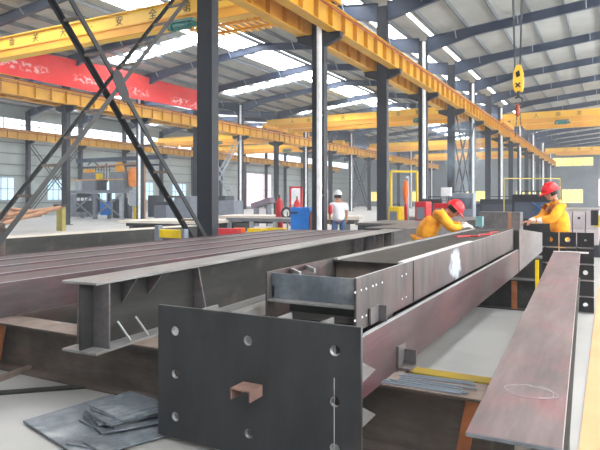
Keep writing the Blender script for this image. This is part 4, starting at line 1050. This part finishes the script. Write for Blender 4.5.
# =================================================================== people
def skin_mesh(name, chains, m, parent, sub=2, extra=None):
    """chains: list of (verts [(co, r or (rx, ry))], edges); each chain its own skinned piece"""
    vs, es, rad, roots = [], [], [], []
    for pts, edges in chains:
        o = len(vs)
        roots.append(o)
        for co, r in pts:
            vs.append(tuple(co)); rad.append(r if isinstance(r, tuple) else (r, r))
        es += [(a + o, b + o) for a, b in edges]
    me = bpy.data.meshes.new(name); me.from_pydata(vs, es, [])
    ob = bpy.data.objects.new(name, me); C.objects.link(ob)
    sk = ob.modifiers.new('skin', 'SKIN'); sk.use_smooth_shade = True; sk.branch_smoothing = .6
    ss = ob.modifiers.new('sub', 'SUBSURF'); ss.levels = sub; ss.render_levels = sub
    if not me.skin_vertices: me.skin_vertices.new()
    dat = me.skin_vertices[0].data
    for i, r in enumerate(rad): dat[i].radius = r; dat[i].use_root = (i in roots)
    bpy.context.view_layer.update()
    dg = bpy.context.evaluated_depsgraph_get()
    me2 = bpy.data.meshes.new_from_object(ob.evaluated_get(dg))
    bpy.data.objects.remove(ob)
    if extra is not None:
        bm = bmesh.new(); bm.from_mesh(me2); extra(bm); bm.to_mesh(me2); bm.free()
    me2.materials.clear(); me2.materials.append(m)
    for p in me2.polygons: p.use_smooth = True; p.material_index = 0
    o2 = bpy.data.objects.new(name, me2); C.objects.link(o2); o2.parent = parent
    return o2
def chain(*pts): return (list(pts), [(i, i + 1) for i in range(len(pts) - 1)])
def ell(bm, c, r, rot=None, seg=16):
    mtx = Matrix.Translation(c) @ (rot or Matrix.Identity(4)) @ Matrix.Diagonal((r[0], r[1], r[2], 1))
    bmesh.ops.create_uvsphere(bm, u_segments=seg, v_segments=10, radius=1, matrix=mtx)
def hand_chains(wr, dirv, palm_n, side, L=.18):
    """wrist position, pointing direction, palm normal, thumb side vector: palm and five curled fingers"""
    d = Vector(dirv).normalized(); n = Vector(palm_n).normalized(); s = Vector(side).normalized()
    wr = Vector(wr); out = []
    k = wr + d * L * .48
    out.append(chain((wr, (.026, .02)), (wr + d * .04, (.036, .018)), (k, (.040, .016))))
    for j, (o, ln) in enumerate(((.030, .9), (.010, 1.), (-.010, .94), (-.030, .75))):
        b = k + s * o - d * .015
        out.append(chain((b, .010), (b + (d * .9 + n * .25) * .04 * ln, .0095), (b + (d * .9 + n * .25) * .04 * ln + (d * .5 + n * .8) * .03 * ln, .009), (b + (d * .9 + n * .25) * .04 * ln + (d * .5 + n * .8) * .03 * ln + (d * .1 + n) * .02 * ln, .008)))
    tb = wr + d * .03 + s * .025
    out.append(chain((tb, .012), (tb + (s * .8 + d * .6) * .035, .011), (tb + (s * .8 + d * .6) * .035 + (s * .2 + d * .8 + n * .5) * .03, .009)))
    return out
def helmet(parent, c, R, m, name='helmet'):
    """hard hat: dome with ridge, brim and peak, forward is local +x of R"""
    mb = MB(); n = 24; rows = 7
    vs = []
    for j in range(rows + 1):
        a = j / rows * math.pi / 2
        for k in range(n):
            t_ = 2 * math.pi * k / n
            vs.append(Vector((.145 * math.cos(a) * math.cos(t_), .118 * math.cos(a) * math.sin(t_), .135 * math.sin(a) * (1 + .05 * (abs(math.sin(t_)) < .25)))))
    fs = [(j * n + k, j * n + (k + 1) % n, (j + 1) * n + (k + 1) % n, (j + 1) * n + k) for j in range(rows) for k in range(n)]
    fs.append(tuple(range(rows * n, rows * n + n)))
    mb.add(vs, fs)
    ring = []
    for (ex, z) in ((0, 0), (.028, -.012), (.028, -.018), (0, -.01)):
        for k in range(n):
            t_ = 2 * math.pi * k / n; pk = max(0, math.cos(t_)) ** 3 * .045 if ex else 0
            ring.append(Vector(((.145 + ex + pk) * math.cos(t_), (.118 + ex) * math.sin(t_), z - pk * .3)))
    mb.add(ring, [(j * n + k, j * n + (k + 1) % n, ((j + 1) % 4) * n + (k + 1) % n, ((j + 1) % 4) * n + k) for j in range(4) for k in range(n)])
    mb.prism([(-.018, 0), (.018, 0), (.012, .014), (-.012, .014)], (-.11, 0, .088), (.11, 0, .1))
    mb.prism([(-.018, 0), (.018, 0), (.012, .012), (-.012, .012)], (-.06, 0, .13), (.06, 0, .13))
    mb.v = [R @ v + Vector(c) for v in mb.v]
    return mb.build(name, m, parent, smooth=True)

def person(u, d, fwd, label, J, jacket, trousers, hm, gloves=None, cuffs=None, sleeve='long', face=True, loc=None, bulk=1.0):
    """J: joint dictionary in (forward, left, up)"""
    base = at(u, d) if loc is None else Vector(loc)
    f = Vector((fwd[0], fwd[1], 0)).normalized(); l = Vector((-f.y, f.x, 0))
    t = bpy.data.objects.new('person', None); C.objects.link(t); t.location = base; WORLD[t.name] = Matrix.Identity(4)
    tag(t, label, 'person', None, 'thing')
    t.rotation_euler = (0, 0, math.atan2(f.y, f.x))
    P = {k: Vector(v) for k, v in J.items()}
    look = Vector(J['look']).normalized()
    hl = Vector((0, 1, 0)); hu = look.cross(hl).normalized() * 1; hu = -hu if hu.z < 0 else hu
    RH = Matrix((look, hl, hu)).transposed()
    hc = P['head']
    def face_extra(bm):
        R4 = RH.to_4x4()
        ell(bm, hc, (.098, .076, .12), R4)
        ell(bm, hc + RH @ Vector((.035, 0, -.055)), (.06, .055, .065), R4)
        ell(bm, hc + RH @ Vector((.104, 0, -.012)), (.018, .014, .026), R4, 10)      # nose
        ell(bm, hc + RH @ Vector((.088, 0, -.062)), (.012, .026, .008), R4, 10)      # lips
        for s in (-1, 1): ell(bm, hc + RH @ Vector((-.005, s * .078, -.005)), (.02, .01, .032), R4, 10)   # ears
    ch = []
    # trunk and legs
    tr = ([(P['pelvis'], (.12, .1)), (P['waist'], (.1, .085)), (P['chest'], (.11, .09)), (P['neck'], (.055, .055)), (hc + RH @ Vector((-.01, 0, -.04)), (.05, .05)),
           (P['shL'], (.055, .055)), (P['elL'], (.042, .042)), (P['wrL'], (.028, .028)),
           (P['shR'], (.05, .05)), (P['elR'], (.042, .042)), (P['wrR'], (.028, .028)),
           (P['hiL'], (.09, .09)), (P['knL'], (.06, .06)), (P['anL'], (.042, .042)),
           (P['hiR'], (.09, .09)), (P['knR'], (.06, .06)), (P['anR'], (.042, .042))],
          [(0, 1), (1, 2), (2, 3), (3, 4), (2, 5), (5, 6), (6, 7), (2, 8), (8, 9), (9, 10), (0, 11), (11, 12), (12, 13), (0, 14), (14, 15), (15, 16)])
    UC = P['chest'] * .5 + P['neck'] * .5
    tr[0].append((UC, (.085, .075))); tr = (tr[0], [e_ for e_ in tr[1] if e_ not in ((2, 3), (2, 5), (2, 8))] + [(2, 17), (17, 3), (17, 5), (17, 8)])
    ch.append(tr)
    hs = []
    for sd, sg in (('L', 1), ('R', -1)):
        dv = P['wr' + sd] - P['el' + sd]
        if 'hd' + sd in P: dv = P['hd' + sd]
        th = Vector((0, -sg, .2)) if abs(dv.normalized().z) < .8 else Vector((1, 0, 0))
        th = (th - dv.normalized() * th.dot(dv.normalized()))
        pn_ = Vector((0, 0, -1)) if abs(dv.normalized().z) < .8 else Vector((0, -sg, 0))
        hs += hand_chains(P['wr' + sd], dv, pn_, th)
    if gloves is None: ch += hs
    body = skin_mesh('body', ch, M['skin'], t, 2, face_extra)
    if gloves is not None:
        nh = len(hs) // 2
        for gi, q in enumerate('LR'):
            skin_mesh('glove', hs[gi * nh:(gi + 1) * nh] + [chain((P['wr' + q] + (P['el' + q] - P['wr' + q]) * .3, .042), (P['wr' + q], .036), (P['wr' + q] + (P['wr' + q] - P['el' + q]).normalized() * .03, .034))], gloves, t, 2)
    if cuffs is not None:
        for q in 'LR':
            W_, E_ = P['wr' + q], P['el' + q]
            skin_mesh('cuff', [chain((W_ + (E_ - W_) * .5, .058), (W_ + (E_ - W_) * .3, .056), (W_ + (E_ - W_) * .06, .044))], cuffs, t, 2)
    if face:
        m = MB()
        for s in (-1, 1):
            e = hc + RH @ Vector((.086, s * .032, .01)); m.lathe([(.002, -.009), (.011, -.004), (.011, .004), (.002, .009)], e, 8)
            b0 = hc + RH @ Vector((.094, s * .016, .034)); b1 = hc + RH @ Vector((.086, s * .05, .032)); m.bar(b0, b1, .008, .01)
        m.build('eyes', M['hair'], t)
    # hair below the helmet
    def hair_x(bm): pass
    m = MB(); vs = []
    n = 20
    hv = []
    for j, (sc, z) in enumerate(((.95, -.045), (1.03, -.015), (1.05, .03), (1.02, .07))):
        for k in range(n):
            a = math.radians(65 + (295 - 65) * k / (n - 1)); hv.append(RH @ Vector((.098 * sc * math.cos(a), .08 * sc * math.sin(a), z)) + hc)
    m.add(hv, [(j * n + k, j * n + k + 1, (j + 1) * n + k + 1, (j + 1) * n + k) for j in range(3) for k in range(n - 1)])
    ho = m.build('hair', M['hair'], t, smooth=True)
    so = ho.modifiers.new('thick', 'SOLIDIFY'); so.thickness = .012; so.offset = 1
    # jacket / shirt
    e = P['pelvis'] + Vector((0, 0, -.06))
    jr = 1.0 if sleeve == 'long' else 1.0
    arms = []
    for sd in 'LR':
        if sleeve == 'long': arms.append([(P['sh' + sd], .105), (P['el' + sd] * .5 + P['sh' + sd] * .5, .092), (P['el' + sd], .084), (P['wr' + sd] + (P['el' + sd] - P['wr' + sd]) * .3, .062)])
        else: arms.append([(P['sh' + sd], .1), (P['el' + sd] * .45 + P['sh' + sd] * .55, .085), (P['el' + sd] * .75 + P['sh' + sd] * .25, .075)])
    jr *= bulk
    pts = [(e, (.19 * jr, .17 * jr)), (P['waist'], (.185 * jr, .17 * jr)), (P['chest'], (.2 * jr, .18 * jr)), (UC, (.165 * jr, .14 * jr)), (P['chest'] * .15 + P['neck'] * .85, (.085, .085))]
    eds = [(0, 1), (1, 2), (2, 3), (3, 4)]
    for a in arms:
        o = len(pts); pts += a; eds.append((3, o)); eds += [(o + i, o + i + 1) for i in range(len(a) - 1)]
    jk = skin_mesh('jacket' if sleeve == 'long' else 'shirt', [(pts, eds)], jacket, t, 2)
    if sleeve == 'long':
        m = MB(); cc_ = P['chest'] * .25 + P['neck'] * .75
        up = (P['neck'] - P['chest']).normalized(); s_ = Vector((0, 1, 0)); fr = s_.cross(up).normalized()
        n = 16; v = []
        for (r_, h_) in ((.085, -.03), (.092, .04), (.082, .04), (.075, -.03)):
            for k in range(n): a = 2 * math.pi * k / n; v.append(cc_ + fr * r_ * math.cos(a) + s_ * r_ * 1.1 * math.sin(a) + up * h_)
        m.add(v, [(j * n + k, j * n + (k + 1) % n, ((j + 1) % 4) * n + (k + 1) % n, ((j + 1) % 4) * n + k) for j in range(4) for k in range(n)])
        m.build('collar', jacket, t, smooth=True)
    # trousers
    tp = [(P['pelvis'] + Vector((0, 0, .04)), (.14, .115))]; te = []
    for sd in 'LR':
        o = len(tp); tp += [(P['hi' + sd], .1), (P['kn' + sd], .078), (P['an' + sd] + Vector((0, 0, .05)), .066)]; te += [(0, o), (o, o + 1), (o + 1, o + 2)]
    skin_mesh('trousers', [(tp, te)], trousers, t, 2)
    for sd in 'LR':
        a = P['an' + sd]
        skin_mesh('boot', [chain((a + Vector((-.03, 0, .03)), (.045, .05)), (a + Vector((.0, 0, -.035)), (.045, .04)), (a + Vector((.1, 0, -.045)), (.045, .032)), (a + Vector((.17, 0, -.05)), (.04, .025)))], M['boot'], t, 1)
    helmet(t, hc + RH @ Vector((-.005, 0, .045)), RH, hm)
    return t
legs = dict(hiL=(0, .1, .86), knL=(.03, .12, .46), anL=(-.02, .13, .08), hiR=(0, -.1, .86), knR=(.03, -.12, .46), anR=(-.02, -.13, .08))
# standing worker on the right
tR = person(558.5, 9.75, (-.88, -.47), 'worker in orange jacket and red helmet standing upright, reaching out over the box member', dict(
    pelvis=(-.02, 0, .93), waist=(-.03, 0, 1.08), chest=(0, 0, 1.3), neck=(.06, 0, 1.475), head=(.13, 0, 1.605), look=(.9, 0, -.35),
    shL=(.03, .18, 1.4), elL=(.2, .24, 1.17), wrL=(.45, .13, 1.13), shR=(.03, -.18, 1.4), elR=(.2, -.24, 1.15), wrR=(.47, -.1, 1.12), hdL=(1, -.1, -.2), hdR=(1, .1, -.2), **legs),
    M['jacket'], M['jacket'], M['helmet'], gloves=None, cuffs=M['glove'])
# bent worker
tL = person(426.5, 9.6, (.93, .3), 'worker in orange jacket and red helmet bending low over the box girder with white gloves', dict(
    pelvis=(-.06, 0, .86), waist=(.02, 0, 1.0), chest=(.15, 0, 1.17), neck=(.32, 0, 1.28), head=(.44, 0, 1.32), look=(.7, 0, -.72),
    shL=(.22, .19, 1.25), elL=(.42, .27, 1.04), wrL=(.64, .1, 1.08), shR=(.22, -.19, 1.25), elR=(.38, -.28, 1.02), wrR=(.62, -.08, 1.06), hdL=(1, -.1, -.25), hdR=(1, .1, -.2),
    hiL=(-.12, .1, .8), knL=(.0, .13, .44), anL=(-.12, .14, .08), hiR=(-.12, -.1, .8), knR=(-.02, -.13, .44), anR=(-.14, -.14, .08)),
    M['jacket'], M['jacket'], M['helmet'], gloves=M['glove'], bulk=1.12)
# worker seen from behind
tW = person(338.5, 15.8, (-.45, .9), 'worker in white shirt, blue jeans and white helmet seen from behind beside the near column', dict(
    pelvis=(0, 0, .93), waist=(0, 0, 1.06), chest=(0, 0, 1.28), neck=(.01, 0, 1.46), head=(.03, .02, 1.57), look=(1, .15, -.1),
    shL=(0, .17, 1.38), elL=(.02, .24, 1.12), wrL=(.1, .24, .9), shR=(0, -.17, 1.38), elR=(.03, -.23, 1.12), wrR=(.14, -.22, .92), **legs),
    M['shirt'], M['jeans'], M['whelmet'], gloves=None, sleeve='short', face=True)
# red work bag slung from the white shirted worker's arm
c = at(330.3, 15.65)
single(MB().lathe([(.03, 0), (.055, .04), (.06, .18), (.04, .26)], (c.x, c.y, 1.08), 12), 'arm_guard', M['red'], 'red sleeve guard hanging at the arm of the white shirted worker', 'guard', loc=(c.x, c.y, 1.08), smooth=True)

# =================================================================== light and camera
wd = bpy.data.worlds.new('World'); S.world = wd; wd.use_nodes = True
bg = wd.node_tree.nodes['Background']; bg.inputs['Color'].default_value = (.85, .92, 1, 1); bg.inputs['Strength'].default_value = .8
vs_ = wd.node_tree.nodes.new('ShaderNodeVolumeScatter'); vs_.inputs['Density'].default_value = .0023; vs_.inputs['Color'].default_value = (.9, .95, 1, 1)
wd.node_tree.links.new(vs_.outputs[0], wd.node_tree.nodes['World Output'].inputs['Volume'])
cam = bpy.data.cameras.new('camera'); co = bpy.data.objects.new('camera', cam); C.objects.link(co)
co.location = (0, 0, CH); co.rotation_euler = (math.pi / 2, 0, PSI)
cam.sensor_width = 36; cam.lens = F / 600 * 36; cam.shift_y = -(225 - HZ) / 600; cam.clip_start = .05; cam.clip_end = 400
S.camera = co
S.view_settings.view_transform = 'Standard'; S.view_settings.look = 'None'; S.view_settings.gamma = 1; S.view_settings.exposure = 0.9
S.view_settings.use_curve_mapping = False
S.cycles.max_bounces = 8; S.cycles.diffuse_bounces = 5
